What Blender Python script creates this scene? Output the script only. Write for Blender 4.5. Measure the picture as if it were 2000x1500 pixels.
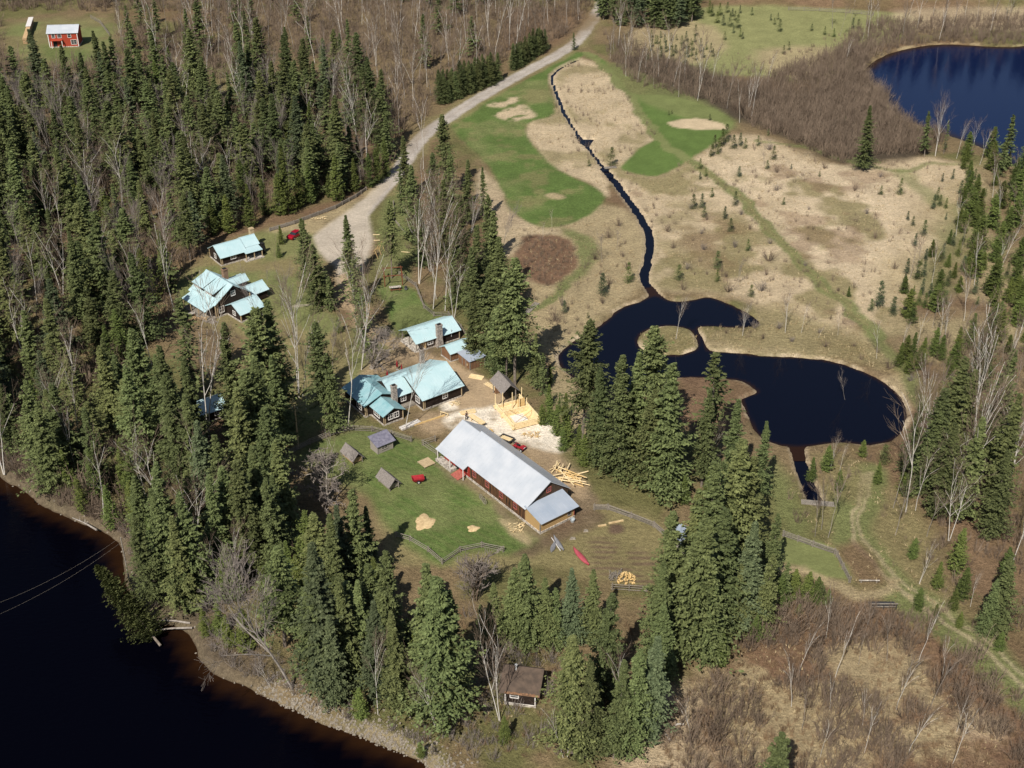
import bpy, math, random
import numpy as np
from mathutils import Vector
R = math.radians
for o in list(bpy.data.objects): bpy.data.objects.remove(o)
SC = bpy.context.scene
C = SC.collection

# ------------------------------------------------------------------ camera
CAM_H = 130.0; PITCH = R(31.5); FPX = 2500.0
cd = bpy.data.cameras.new('camera'); cam = bpy.data.objects.new('camera', cd); C.objects.link(cam)
cam.location = (0, 0, CAM_H); cam.rotation_euler = (R(90) - PITCH, 0, 0)
cd.sensor_width = 36; cd.lens = 36 * FPX / 2000; cd.clip_start = 1; cd.clip_end = 3000
SC.camera = cam
# ------------------------------------------------------------------ sky, sun, exposure
SUN_EL = R(47); SUN_AZ = R(21)          # light travels away from the camera and to the right
w = bpy.data.worlds.new('World'); SC.world = w; w.use_nodes = True
nt = w.node_tree; bg = nt.nodes['Background']
sky = nt.nodes.new('ShaderNodeTexSky'); sky.sky_type = 'NISHITA'; sky.sun_disc = False
sky.sun_elevation = SUN_EL; sky.sun_rotation = R(180) + SUN_AZ
nt.links.new(sky.outputs[0], bg.inputs[0]); bg.inputs[1].default_value = 0.05
sd = bpy.data.lights.new('sun', 'SUN'); sd.energy = 4.2; sd.angle = R(0.5); sd.color = (1, 0.95, 0.87)
sun = bpy.data.objects.new('sun', sd); C.objects.link(sun)
sun.rotation_euler = Vector((math.sin(SUN_AZ) * math.cos(SUN_EL), math.cos(SUN_AZ) * math.cos(SUN_EL), -math.sin(SUN_EL))).to_track_quat('-Z', 'Y').to_euler()
SC.view_settings.view_transform = 'Standard'; SC.view_settings.look = 'None'
SC.view_settings.exposure = 0.42; SC.view_settings.gamma = 1.0
SC.render.engine = 'CYCLES'
SC.cycles.transparent_max_bounces = 8

# ------------------------------------------------------------------ survey: photo reading -> metres on the ground
cT, sT = math.cos(PITCH), math.sin(PITCH)
def G(px, py, z=0.0):
    X = (px - 1000) / FPX; Y = (750 - py) / FPX
    dy = cT + Y * sT; dz = -sT + Y * cT
    t = (z - CAM_H) / dz
    return (X * t, dy * t)
def PX(x, y, z=0.0):
    zz = z - CAM_H; d = y * cT - zz * sT; u = y * sT + zz * cT
    return (1000 + FPX * x / d, 750 - FPX * u / d)
def under(tx, ty, by):
    """ground point under a tree top seen at (tx,ty) whose foot is on row by, and the tree's height"""
    lo, hi = 0.1, 60
    for _ in range(40):
        m = (lo + hi) / 2; x, y = G(tx, ty, m)
        if PX(x, y)[1] < by: lo = m
        else: hi = m
    x, y = G(tx, ty, m); return x, y, m

# ------------------------------------------------------------------ noise
def _hash(ix, iy, seed):
    n = (ix.astype(np.int64) * 374761393 + iy.astype(np.int64) * 668265263 + seed * 1442695041) & 0xffffffff
    n = ((n ^ (n >> 13)) * 1274126177) & 0xffffffff
    return ((n ^ (n >> 16)) & 0xffff) / 65535.0
def vnoise(x, y, s, seed=0):
    x = x / s; y = y / s; ix = np.floor(x); iy = np.floor(y); fx = x - ix; fy = y - iy
    fx = fx * fx * (3 - 2 * fx); fy = fy * fy * (3 - 2 * fy)
    a = _hash(ix, iy, seed); b = _hash(ix + 1, iy, seed); c = _hash(ix, iy + 1, seed); d = _hash(ix + 1, iy + 1, seed)
    return (a * (1 - fx) + b * fx) * (1 - fy) + (c * (1 - fx) + d * fx) * fy
def fbm(x, y, s, seed=0, n=4):
    t = 0; a = 1; tot = 0
    for i in range(n):
        t = t + a * vnoise(x + 17.3 * i, y - 9.1 * i, s / 2 ** i, seed + i); tot += a; a *= 0.55
    return t / tot

# ------------------------------------------------------------------ polygons
def smooth_poly(pts, n=4, closed=True):
    out = []; m = len(pts)
    for i in range(m if closed else m - 1):
        g = lambda k: pts[k % m] if closed else pts[min(max(k, 0), m - 1)]
        p0, p1, p2, p3 = g(i - 1), g(i), g(i + 1), g(i + 2)
        for j in range(n):
            t = j / n
            out.append(tuple(0.5 * (2 * p1[k] + (-p0[k] + p2[k]) * t + (2 * p0[k] - 5 * p1[k] + 4 * p2[k] - p3[k]) * t * t + (-p0[k] + 3 * p1[k] - 3 * p2[k] + p3[k]) * t ** 3) for k in (0, 1)))
    if not closed: out.append(pts[-1])
    return out
def world(pts, z=0.0): return [G(a, b, z) for a, b in pts]
def seg_dist(x, y, P):
    d = np.full(x.shape, 1e9)
    for (ax, ay), (bx, by) in P:
        ex, ey = bx - ax, by - ay; L = ex * ex + ey * ey + 1e-9
        t = np.clip(((x - ax) * ex + (y - ay) * ey) / L, 0, 1)
        d = np.minimum(d, (x - ax - t * ex) ** 2 + (y - ay - t * ey) ** 2)
    return np.sqrt(d)
def sdf_poly(x, y, poly, margin=12.0):
    """positive inside, metres; -margin outside the neighbourhood"""
    px = np.array([p[0] for p in poly]); py = np.array([p[1] for p in poly])
    out = np.full(x.shape, -margin)
    idx = np.where((x > px.min() - margin) & (x < px.max() + margin) & (y > py.min() - margin) & (y < py.max() + margin))[0]
    if len(idx) == 0: return out
    X, Y = x[idx], y[idx]
    segs = [(poly[i], poly[(i + 1) % len(poly)]) for i in range(len(poly))]
    d = seg_dist(X, Y, segs); ins = np.zeros(X.shape, bool)
    for (ax, ay), (bx, by) in segs:
        if ay == by: continue
        c = ((ay > Y) != (by > Y)) & (X < (bx - ax) * (Y - ay) / (by - ay) + ax)
        ins ^= c
    out[idx] = np.where(ins, d, -np.minimum(d, margin)); return out
def sdf_line(x, y, line, width, margin=12.0):
    px = np.array([p[0] for p in line]); py = np.array([p[1] for p in line])
    out = np.full(x.shape, -margin)
    idx = np.where((x > px.min() - margin) & (x < px.max() + margin) & (y > py.min() - margin) & (y < py.max() + margin))[0]
    d = seg_dist(x[idx], y[idx], list(zip(line[:-1], line[1:])))
    out[idx] = width / 2 - d; return out
def inside(pt, poly):
    x, y = pt; c = False; n = len(poly)
    for i in range(n):
        ax, ay = poly[i]; bx, by = poly[(i + 1) % n]
        if (ay > y) != (by > y) and x < (bx - ax) * (y - ay) / (by - ay) + ax: c = not c
    return c
def sst(a, b, v):
    t = np.clip((v - a) / (b - a), 0, 1); return t * t * (3 - 2 * t)

# ------------------------------------------------------------------ outlines read off the photograph
Z_POND, Z_LAKE, Z_RIVER, Z_CREEK = -0.45, -0.5, -1.1, -0.52
POND = [(1280,578),(1310,589),(1350,588),(1385,582),(1430,598),(1476,624),(1474,635),(1440,639),(1364,638),(1372,660),(1384,685),(1420,688),(1500,697),(1600,703),(1680,725),(1740,760),(1768,800),(1755,850),(1700,868),(1640,863),(1560,872),(1500,862),(1470,830),(1458,800),(1452,778),(1480,766),(1450,744),(1390,738),(1330,738),(1290,752),(1230,765),(1160,755),(1105,724),(1092,695),(1120,670),(1170,640),(1212,605),(1250,590)]
ISLAND = [(1244,666),(1258,646),(1300,636),(1340,641),(1360,655),(1362,680),(1340,692),(1310,695),(1280,691),(1255,684)]
LAKE = [(2300,92),(1980,93),(1900,90),(1840,88),(1780,95),(1730,110),(1700,130),(1690,145),(1710,165),(1735,190),(1745,215),(1785,240),(1850,262),(1950,300),(2000,330),(2200,370),(2500,370)]
RIVER = [(-300,800),(20,945),(80,985),(150,1017),(215,1045),(240,1080),(252,1150),(300,1212),(352,1224),(380,1262),(400,1300),(450,1330),(520,1360),(600,1400),(680,1430),(760,1462),(830,1492),(880,1560),(960,1750),(900,2400),(-900,2400),(-900,900)]
CREEK_A = [(1130,118),(1100,132),(1078,150),(1085,178),(1105,226),(1128,262),(1150,292),(1180,330)]
CREEK_B = [(1180,330),(1215,375),(1250,425),(1267,460),(1268,500),(1258,540),(1270,565),(1288,590)]
OUTLET = [(1556,865),(1560,900),(1576,942),(1594,982)]
PUDDLE = [(1122,264),(1140,272),(1162,272),(1152,283),(1150,292),(1136,284)]
w_pond = world(smooth_poly(POND), Z_POND); w_isl = world(smooth_poly(ISLAND), Z_POND)
w_lake = world(smooth_poly(LAKE), Z_LAKE); w_riv = world(smooth_poly(RIVER), Z_RIVER)
w_ca = world(smooth_poly(CREEK_A, 3, False), Z_CREEK); w_cb = world(smooth_poly(CREEK_B, 3, False), Z_CREEK)
w_out = world(smooth_poly(OUTLET, 3, False), Z_CREEK); w_pud = world(PUDDLE, Z_CREEK)

# ------------------------------------------------------------------ materials
def new_mat(name):
    m = bpy.data.materials.new(name); m.use_nodes = True
    return m, m.node_tree, m.node_tree.nodes['Principled BSDF']
def mat(name, c1, c2=None, scale=3.0, rough=0.8, metal=0.0, bump=0.0, stretch=(1, 1, 1), spec=0.3, lo=0.35, hi=0.65, detail=4.0):
    m, t, b = new_mat(name); c2 = c2 or tuple(v * 0.7 for v in c1)
    tc = t.nodes.new('ShaderNodeTexCoord'); mp = t.nodes.new('ShaderNodeMapping'); mp.inputs['Scale'].default_value = stretch
    t.links.new(tc.outputs['Object'], mp.inputs[0])
    n = t.nodes.new('ShaderNodeTexNoise'); n.inputs['Scale'].default_value = scale; n.inputs['Detail'].default_value = detail
    t.links.new(mp.outputs[0], n.inputs['Vector'])
    r = t.nodes.new('ShaderNodeValToRGB'); r.color_ramp.elements[0].position = lo; r.color_ramp.elements[1].position = hi
    r.color_ramp.elements[0].color = (*c2, 1); r.color_ramp.elements[1].color = (*c1, 1)
    t.links.new(n.outputs['Fac'], r.inputs[0]); t.links.new(r.outputs[0], b.inputs['Base Color'])
    b.inputs['Roughness'].default_value = rough; b.inputs['Metallic'].default_value = metal
    b.inputs['Specular IOR Level'].default_value = spec
    if bump:
        bp = t.nodes.new('ShaderNodeBump'); bp.inputs['Distance'].default_value = bump; bp.inputs['Strength'].default_value = 1
        t.links.new(n.outputs['Fac'], bp.inputs['Height']); t.links.new(bp.outputs[0], b.inputs['Normal'])
    return m
def wave_mat(name, c1, c2, axis='Z', period=0.25, noise=2.0, rough=0.85, dist=0.6, mixn=0.5, lo=.15, hi=.8):
    """boards or logs: bands along one axis with weathering"""
    m, t, b = new_mat(name)
    tc = t.nodes.new('ShaderNodeTexCoord')
    wv = t.nodes.new('ShaderNodeTexWave'); wv.bands_direction = axis; wv.inputs['Scale'].default_value = 0.314 / period
    wv.inputs['Distortion'].default_value = dist; wv.inputs['Detail'].default_value = 2
    n = t.nodes.new('ShaderNodeTexNoise'); n.inputs['Scale'].default_value = noise; n.inputs['Detail'].default_value = 5
    st = {'Z': (1, 1, 5), 'X': (6, 1, .6), 'Y': (1, 3.2, .35), 'DIAGONAL': (5, 5, .5)}[axis]
    mp = t.nodes.new('ShaderNodeMapping'); mp.inputs['Scale'].default_value = st
    t.links.new(tc.outputs['Object'], mp.inputs[0]); t.links.new(mp.outputs[0], n.inputs['Vector'])
    t.links.new(tc.outputs['Object'], wv.inputs['Vector'])
    mx = t.nodes.new('ShaderNodeMath'); mx.operation = 'MULTIPLY_ADD'; mx.inputs[1].default_value = 1 - mixn
    sc = t.nodes.new('ShaderNodeMath'); sc.operation = 'MULTIPLY'; sc.inputs[1].default_value = mixn
    t.links.new(n.outputs['Fac'], sc.inputs[0]); t.links.new(wv.outputs['Fac'], mx.inputs[0]); t.links.new(sc.outputs[0], mx.inputs[2])
    r = t.nodes.new('ShaderNodeValToRGB'); r.color_ramp.elements[0].position = lo; r.color_ramp.elements[1].position = hi
    r.color_ramp.elements[0].color = (*c2, 1); r.color_ramp.elements[1].color = (*c1, 1)
    t.links.new(mx.outputs[0], r.inputs[0]); t.links.new(r.outputs[0], b.inputs['Base Color'])
    bp = t.nodes.new('ShaderNodeBump'); bp.inputs['Distance'].default_value = 0.03
    t.links.new(wv.outputs['Fac'], bp.inputs['Height']); t.links.new(bp.outputs[0], b.inputs['Normal'])
    b.inputs['Roughness'].default_value = rough; b.inputs['Specular IOR Level'].default_value = 0.2
    return m
M = {}
M['teal'] = mat('turquoise_metal', (0.47, 0.61, 0.63), (0.40, 0.56, 0.585), 0.5, 0.36, 0.0, 0, (1, 1, 1), 0.5, 0.3, 0.7)
M['teal_old'] = mat('weathered_turquoise_metal', (0.31, 0.47, 0.50), (0.21, 0.39, 0.42), 0.7, 0.40, 0.0, 0, (1, 1, 1), 0.5)
M['silver'] = mat('silver_metal', (0.50, 0.52, 0.55), (0.42, 0.45, 0.49), 0.35, 0.42, 0.0, 0, (1, 1, 1), 0.5)
M['silver_b'] = mat('blue_grey_metal', (0.38, 0.42, 0.48), (0.31, 0.36, 0.43), 0.4, 0.4, 0.0, 0, (1, 1, 1), 0.5)
M['shingle'] = mat('weathered_wood_shingles', (0.27, 0.24, 0.22), (0.16, 0.14, 0.125), 3.0, 0.9, 0, 0.03, (1, 4, 1))
M['shed_roof'] = mat('grey_violet_shed_roof', (0.22, 0.21, 0.26), (0.13, 0.125, 0.17), 2.0, 0.7, 0, 0.01)
M['tar'] = mat('brown_tar_roof', (0.12, 0.085, 0.062), (0.075, 0.055, 0.042), 1.2, 0.85, 0, 0.01)
M['rust'] = mat('rotten_eave', (0.28, 0.15, 0.08), (0.12, 0.07, 0.04), 4, 0.9)
M['log'] = wave_mat('dark_brown_logs', (0.040, 0.026, 0.019), (0.010, 0.007, 0.006), 'Z', 0.25, 2.0)
M['trim'] = mat('pale_corner_logs', (0.52, 0.40, 0.24), (0.36, 0.27, 0.16), 4, 0.8)
M['stone'] = mat('stone_foundation', (0.55, 0.50, 0.43), (0.25, 0.22, 0.19), 3.0, 0.9, 0, 0.04, lo=0.4, hi=0.6)
M['chimney'] = mat('fieldstone', (0.42, 0.37, 0.32), (0.20, 0.17, 0.15), 3.5, 0.9, 0, 0.05, lo=0.4, hi=0.6)
M['brick'] = mat('chimney_brick', (0.30, 0.19, 0.12), (0.18, 0.11, 0.07), 5, 0.9)
M['white'] = mat('white_paint', (0.75, 0.72, 0.68), (0.62, 0.58, 0.54), 3, 0.6)
M['glass'] = mat('window_glass', (0.03, 0.035, 0.04), (0.02, 0.02, 0.025), 2, 0.12, 0, 0, spec=0.6)
M['redp'] = mat('red_paint', (0.38, 0.035, 0.03), (0.24, 0.025, 0.02), 3, 0.6)
M['redframe'] = mat('faded_red_paint', (0.42, 0.13, 0.10), (0.30, 0.08, 0.06), 4, 0.8)
M['barn_v'] = wave_mat('weathered_barn_boards', (0.17, 0.082, 0.038), (0.012, 0.011, 0.010), 'Y', 0.9, 1.3, mixn=0.9, lo=.32, hi=.68)
M['barn_g'] = wave_mat('weathered_gable_boards', (0.12, 0.075, 0.045), (0.025, 0.02, 0.017), 'X', 0.32, 1.6, mixn=0.75)
M['ply'] = wave_mat('yellow_boards', (0.50, 0.34, 0.15), (0.33, 0.21, 0.10), 'Z', 0.3, 1.5)
M['redboard'] = wave_mat('red_board_wall', (0.42, 0.07, 0.035), (0.26, 0.035, 0.02), 'Z', 0.2, 2.0)
M['shedwall'] = wave_mat('grey_plank_wall', (0.42, 0.38, 0.33), (0.22, 0.19, 0.16), 'Z', 0.2, 2.0)
M['brownwall'] = wave_mat('brown_post_wall', (0.28, 0.15, 0.08), (0.07, 0.04, 0.025), 'X', 0.35, 2.0)
M['newwood'] = mat('fresh_cut_timber', (0.78, 0.63, 0.38), (0.66, 0.50, 0.27), 2.5, 0.7)
M['newwood2'] = mat('peeled_logs', (0.66, 0.47, 0.22), (0.52, 0.35, 0.14), 3, 0.7)
M['oldwood'] = mat('grey_weathered_wood', (0.30, 0.265, 0.22), (0.17, 0.145, 0.12), 6, 0.9)
M['firewood'] = mat('split_firewood', (0.50, 0.36, 0.20), (0.28, 0.17, 0.09), 7, 0.9)
M['pergola'] = mat('reddish_stained_wood', (0.20, 0.07, 0.035), (0.12, 0.04, 0.02), 4, 0.7)
M['canvas_red'] = mat('red_canvas', (0.36, 0.022, 0.032), (0.27, 0.016, 0.022), 3, 0.8)
M['canoe_red'] = mat('faded_red_hull', (0.42, 0.09, 0.11), (0.34, 0.06, 0.08), 2, 0.4)
M['canoe_grey'] = mat('grey_hull', (0.25, 0.25, 0.26), (0.18, 0.18, 0.19), 2, 0.5)
M['car_red'] = mat('red_car_paint', (0.33, 0.008, 0.022), (0.28, 0.006, 0.018), 1, 0.25, 0, 0, spec=0.6)
M['black'] = mat('black_rubber', (0.02, 0.02, 0.02), (0.012, 0.012, 0.012), 3, 0.8)
M['hub'] = mat('wheel_hub', (0.55, 0.55, 0.53), (0.4, 0.4, 0.4), 3, 0.4)
M['darkmetal'] = mat('dark_metal', (0.05, 0.05, 0.055), (0.03, 0.03, 0.03), 3, 0.5)
M['tin'] = mat('galvanised_tin', (0.40, 0.44, 0.46), (0.30, 0.33, 0.35), 3, 0.4)
M['sawdust'] = mat('sawdust', (0.62, 0.47, 0.26), (0.45, 0.32, 0.17), 2.5, 0.95, 0, 0.05)
M['rock'] = mat('pale_rock', (0.32, 0.28, 0.22), (0.18, 0.15, 0.12), 4, 0.9, 0, 0.03)
M['skin'] = mat('skin', (0.45, 0.27, 0.19), (0.40, 0.23, 0.16), 5, 0.6)
M['cloth'] = mat('dark_work_clothes', (0.03, 0.03, 0.04), (0.02, 0.02, 0.025), 8, 0.9)
M['hair'] = mat('dark_hair', (0.03, 0.02, 0.015), (0.02, 0.015, 0.01), 8, 0.8)
M['birch'] = mat('white_birch_bark', (0.60, 0.56, 0.50), (0.34, 0.30, 0.26), 2.5, 0.8, 0, 0, (1, 1, 5), lo=0.25, hi=0.5)
M['greybark'] = mat('grey_bark', (0.36, 0.32, 0.28), (0.22, 0.19, 0.16), 2, 0.9)
M['twig'] = mat('grey_twigs', (0.24, 0.205, 0.18), (0.16, 0.13, 0.11), 0.6, 0.9)
M['twig_b'] = mat('brown_twigs', (0.215, 0.160, 0.115), (0.135, 0.098, 0.070), 0.3, 0.9)
M['twig_t'] = mat('tawny_stems', (0.30, 0.20, 0.11), (0.18, 0.115, 0.07), 0.3, 0.9)
M['sprucebark'] = mat('spruce_bark', (0.24, 0.20, 0.16), (0.13, 0.105, 0.085), 2, 0.9)

def leaf_mat(name, dark, light, alt):
    m, t, b = new_mat(name)
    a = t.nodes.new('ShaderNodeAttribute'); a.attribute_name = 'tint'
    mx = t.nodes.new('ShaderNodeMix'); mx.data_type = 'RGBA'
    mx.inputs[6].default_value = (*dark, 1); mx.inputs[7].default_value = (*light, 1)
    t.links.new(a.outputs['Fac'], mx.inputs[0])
    oi = t.nodes.new('ShaderNodeObjectInfo'); mx2 = t.nodes.new('ShaderNodeMix'); mx2.data_type = 'RGBA'; mx2.blend_type = 'MIX'
    mr = t.nodes.new('ShaderNodeMapRange'); mr.inputs[3].default_value = 0; mr.inputs[4].default_value = 0.75
    t.links.new(oi.outputs['Random'], mr.inputs[0]); t.links.new(mr.outputs[0], mx2.inputs[0])
    t.links.new(mx.outputs[2], mx2.inputs[6])
    mu = t.nodes.new('ShaderNodeMix'); mu.data_type = 'RGBA'; mu.blend_type = 'MULTIPLY'; mu.inputs[0].default_value = 1
    mu.inputs[7].default_value = (*alt, 1); t.links.new(mx.outputs[2], mu.inputs[6]); t.links.new(mu.outputs[2], mx2.inputs[7])
    wn = t.nodes.new('ShaderNodeTexWhiteNoise'); wn.noise_dimensions = '1D'; t.links.new(oi.outputs['Random'], wn.inputs['W'])
    br = t.nodes.new('ShaderNodeMapRange'); br.inputs[3].default_value = 0.72; br.inputs[4].default_value = 1.32; t.links.new(wn.outputs['Value'], br.inputs[0])
    vs = t.nodes.new('ShaderNodeVectorMath'); vs.operation = 'SCALE'; t.links.new(mx2.outputs[2], vs.inputs[0]); t.links.new(br.outputs[0], vs.inputs['Scale'])
    t.links.new(vs.outputs[0], b.inputs['Base Color'])
    b.inputs['Roughness'].default_value = 0.75; b.inputs['Specular IOR Level'].default_value = 0.25
    return m
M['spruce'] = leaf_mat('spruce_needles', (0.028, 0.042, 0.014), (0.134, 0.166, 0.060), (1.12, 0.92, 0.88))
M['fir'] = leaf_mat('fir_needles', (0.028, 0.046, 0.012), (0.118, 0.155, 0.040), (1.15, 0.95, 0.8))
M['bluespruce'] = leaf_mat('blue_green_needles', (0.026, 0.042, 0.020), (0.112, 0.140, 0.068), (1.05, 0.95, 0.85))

# ground: albedo per point, fine grain from noise
def ground_mat():
    m, t, b = new_mat('ground_cover')
    a = t.nodes.new('ShaderNodeAttribute'); a.attribute_name = 'cover'
    tc = t.nodes.new('ShaderNodeTexCoord')
    def noise(s, st=(1, 1, 1), d=4.0):
        mp = t.nodes.new('ShaderNodeMapping'); mp.inputs['Scale'].default_value = st
        t.links.new(tc.outputs['Object'], mp.inputs[0])
        n = t.nodes.new('ShaderNodeTexNoise'); n.inputs['Scale'].default_value = s; n.inputs['Detail'].default_value = d
        n.inputs['Roughness'].default_value = 0.7
        t.links.new(mp.outputs[0], n.inputs['Vector']); return n
    n1 = noise(1.6); n2 = noise(0.5, (1, 1.8, 1)); n3 = noise(5.0, (1, 0.6, 1))
    def mr(n, lo, hi):
        r = t.nodes.new('ShaderNodeMapRange'); r.inputs[1].default_value = 0.3; r.inputs[2].default_value = 0.7
        r.inputs[3].default_value = lo; r.inputs[4].default_value = hi; t.links.new(n.outputs['Fac'], r.inputs[0]); return r
    r1, r2, r3 = mr(n1, 0.64, 1.36), mr(n2, 0.80, 1.20), mr(n3, 0.72, 1.28)
    m1 = t.nodes.new('ShaderNodeMath'); m1.operation = 'MULTIPLY'; t.links.new(r1.outputs[0], m1.inputs[0]); t.links.new(r2.outputs[0], m1.inputs[1])
    m2 = t.nodes.new('ShaderNodeMath'); m2.operation = 'MULTIPLY'; t.links.new(m1.outputs[0], m2.inputs[0]); t.links.new(r3.outputs[0], m2.inputs[1])
    # contrast carried by the second attribute (mown lawn and gravel are even, rough ground is not)
    k = t.nodes.new('ShaderNodeAttribute'); k.attribute_name = 'grain'
    mx = t.nodes.new('ShaderNodeMix'); mx.inputs[2].default_value = 1.0
    t.links.new(k.outputs['Fac'], mx.inputs[0]); t.links.new(m2.outputs[0], mx.inputs[3])
    vm = t.nodes.new('ShaderNodeVectorMath'); vm.operation = 'SCALE'
    t.links.new(a.outputs['Color'], vm.inputs[0]); t.links.new(mx.outputs[0], vm.inputs['Scale'])
    t.links.new(vm.outputs[0], b.inputs['Base Color'])
    b.inputs['Roughness'].default_value = 0.95; b.inputs['Specular IOR Level'].default_value = 0.1
    bp = t.nodes.new('ShaderNodeBump'); bp.inputs['Distance'].default_value = 0.25
    mb = t.nodes.new('ShaderNodeMath'); mb.operation = 'MULTIPLY'
    t.links.new(k.outputs['Fac'], mb.inputs[0]); mb.inputs[1].default_value = 0.8
    t.links.new(mb.outputs[0], bp.inputs['Strength'])
    t.links.new(m2.outputs[0], bp.inputs['Height']); t.links.new(bp.outputs[0], b.inputs['Normal'])
    return m
M['ground'] = ground_mat()
def water_mat(name, deep, rough=0.05, bumpd=0.02, bscale=1.2, spec=0.5, rip=(1, 1, 1)):
    m, t, b = new_mat(name)
    a = t.nodes.new('ShaderNodeAttribute'); a.attribute_name = 'depth'
    mx = t.nodes.new('ShaderNodeMix'); mx.data_type = 'RGBA'
    mx.inputs[6].default_value = (0.022, 0.0095, 0.004, 1); mx.inputs[7].default_value = (*deep, 1)
    t.links.new(a.outputs['Fac'], mx.inputs[0]); t.links.new(mx.outputs[2], b.inputs['Base Color'])
    b.inputs['Roughness'].default_value = rough; b.inputs['IOR'].default_value = 1.33; b.inputs['Specular IOR Level'].default_value = spec
    tc = t.nodes.new('ShaderNodeTexCoord'); mp = t.nodes.new('ShaderNodeMapping'); mp.inputs['Scale'].default_value = rip
    n = t.nodes.new('ShaderNodeTexNoise'); n.inputs['Scale'].default_value = bscale; n.inputs['Detail'].default_value = 3
    t.links.new(tc.outputs['Object'], mp.inputs[0]); t.links.new(mp.outputs[0], n.inputs['Vector'])
    bp = t.nodes.new('ShaderNodeBump'); bp.inputs['Distance'].default_value = bumpd
    t.links.new(n.outputs['Fac'], bp.inputs['Height']); t.links.new(bp.outputs[0], b.inputs['Normal'])
    return m
M['pondwater'] = water_mat('dark_pond_water', (0.0025, 0.0032, 0.009), 0.03, 0.006, spec=0.42)
M['lakewater'] = water_mat('blue_lake_water', (0.004, 0.010, 0.045), 0.06, 0.02)
M['riverwater'] = water_mat('black_river_water', (0.0008, 0.0008, 0.0025), 0.06, 0.06, 0.8, 0.12, (1, 2.2, 1))

# ------------------------------------------------------------------ tagging
def tag(o, label=None, cat=None, group=None, kind=None):
    if label: o['label'] = label
    if cat: o['category'] = cat
    if group: o['group'] = group
    if kind: o['kind'] = kind
    return o
def thing(name, label, cat, loc=(0, 0, 0), rz=0.0, group=None, scale=1.0):
    o = bpy.data.objects.new(name, None); C.objects.link(o); o.location = loc; o.rotation_euler = (0, 0, rz)
    o.scale = (scale,) * 3; o.empty_display_size = 0.5
    return tag(o, label, cat, group)

# ------------------------------------------------------------------ mesh builder
class MB:
    def __init__(s): s.v = []; s.f = []; s.m = []; s.k = 0
    def add(s, v, f):
        n = len(s.v); s.v += [tuple(map(float, p)) for p in v]; s.f += [tuple(i + n for i in q) for q in f]; s.m += [s.k] * len(f); return s
    def mat(s, k): s.k = k; return s
    def box(s, x0, x1, y0, y1, z0, z1):
        return s.add([(x0, y0, z0), (x1, y0, z0), (x1, y1, z0), (x0, y1, z0), (x0, y0, z1), (x1, y0, z1), (x1, y1, z1), (x0, y1, z1)],
                     [(0, 3, 2, 1), (4, 5, 6, 7), (0, 1, 5, 4), (1, 2, 6, 5), (2, 3, 7, 6), (3, 0, 4, 7)])
    def slab(s, quad, th):
        """a quad given thickness downwards"""
        q = [Vector(p) for p in quad]; n = (q[1] - q[0]).cross(q[2] - q[0])
        if n.length < 1e-9: n = (q[2] - q[0]).cross(q[3] - q[0])
        n.normalize()
        if n.z < 0: n = -n
        lo = [p - n * th for p in q]; k = len(q)
        return s.add([tuple(p) for p in q + lo], [tuple(range(k)), tuple(range(2 * k - 1, k - 1, -1))] + [(i, k + i, k + (i + 1) % k, (i + 1) % k) for i in range(k)])
    def prism(s, prof, a, b, axis='y'):
        """extrude a 2D profile (list of (p,z)) along axis between a and b"""
        k = len(prof)
        if axis == 'y': v = [(p, a, z) for p, z in prof] + [(p, b, z) for p, z in prof]
        else: v = [(a, p, z) for p, z in prof] + [(b, p, z) for p, z in prof]
        return s.add(v, [tuple(range(k)), tuple(range(2 * k - 1, k - 1, -1))] + [(i, k + i, k + (i + 1) % k, (i + 1) % k) for i in range(k)])
    def tube(s, p, q, r0, r1=None, n=6, caps=True):
        r1 = r0 if r1 is None else r1; p, q = Vector(p), Vector(q); d = (q - p)
        if d.length < 1e-6: return s
        d.normalize(); a = d.orthogonal().normalized(); b = d.cross(a); v = []
        for c, r in ((p, r0), (q, r1)):
            for i in range(n):
                t = 2 * math.pi * i / n; v.append(tuple(c + a * (r * math.cos(t)) + b * (r * math.sin(t))))
        f = [(i, (i + 1) % n, n + (i + 1) % n, n + i) for i in range(n)]
        if caps: f += [tuple(range(n - 1, -1, -1)), tuple(range(n, 2 * n))]
        return s.add(v, f)
    def lathe(s, prof, c=(0, 0, 0), n=12):
        v = []; f = []
        for r, z in prof:
            for i in range(n):
                t = 2 * math.pi * i / n; v.append((c[0] + r * math.cos(t), c[1] + r * math.sin(t), c[2] + z))
        for j in range(len(prof) - 1):
            for i in range(n): f.append((j * n + i, j * n + (i + 1) % n, (j + 1) * n + (i + 1) % n, (j + 1) * n + i))
        f.append(tuple(range(n - 1, -1, -1))); f.append(tuple((len(prof) - 1) * n + i for i in range(n)))
        return s.add(v, f)
    def build(s, name, mats, parent=None, smooth=False):
        me = bpy.data.meshes.new(name); me.from_pydata(s.v, [], s.f); me.update()
        for m in (mats if isinstance(mats, (list, tuple)) else [mats]): me.materials.append(M[m] if isinstance(m, str) else m)
        if max(s.m or [0]) > 0: me.polygons.foreach_set('material_index', s.m)
        if smooth: me.polygons.foreach_set('use_smooth', [True] * len(me.polygons))
        o = bpy.data.objects.new(name, me); C.objects.link(o)
        if parent: o.parent = parent
        return o
MESHV = {}
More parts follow.
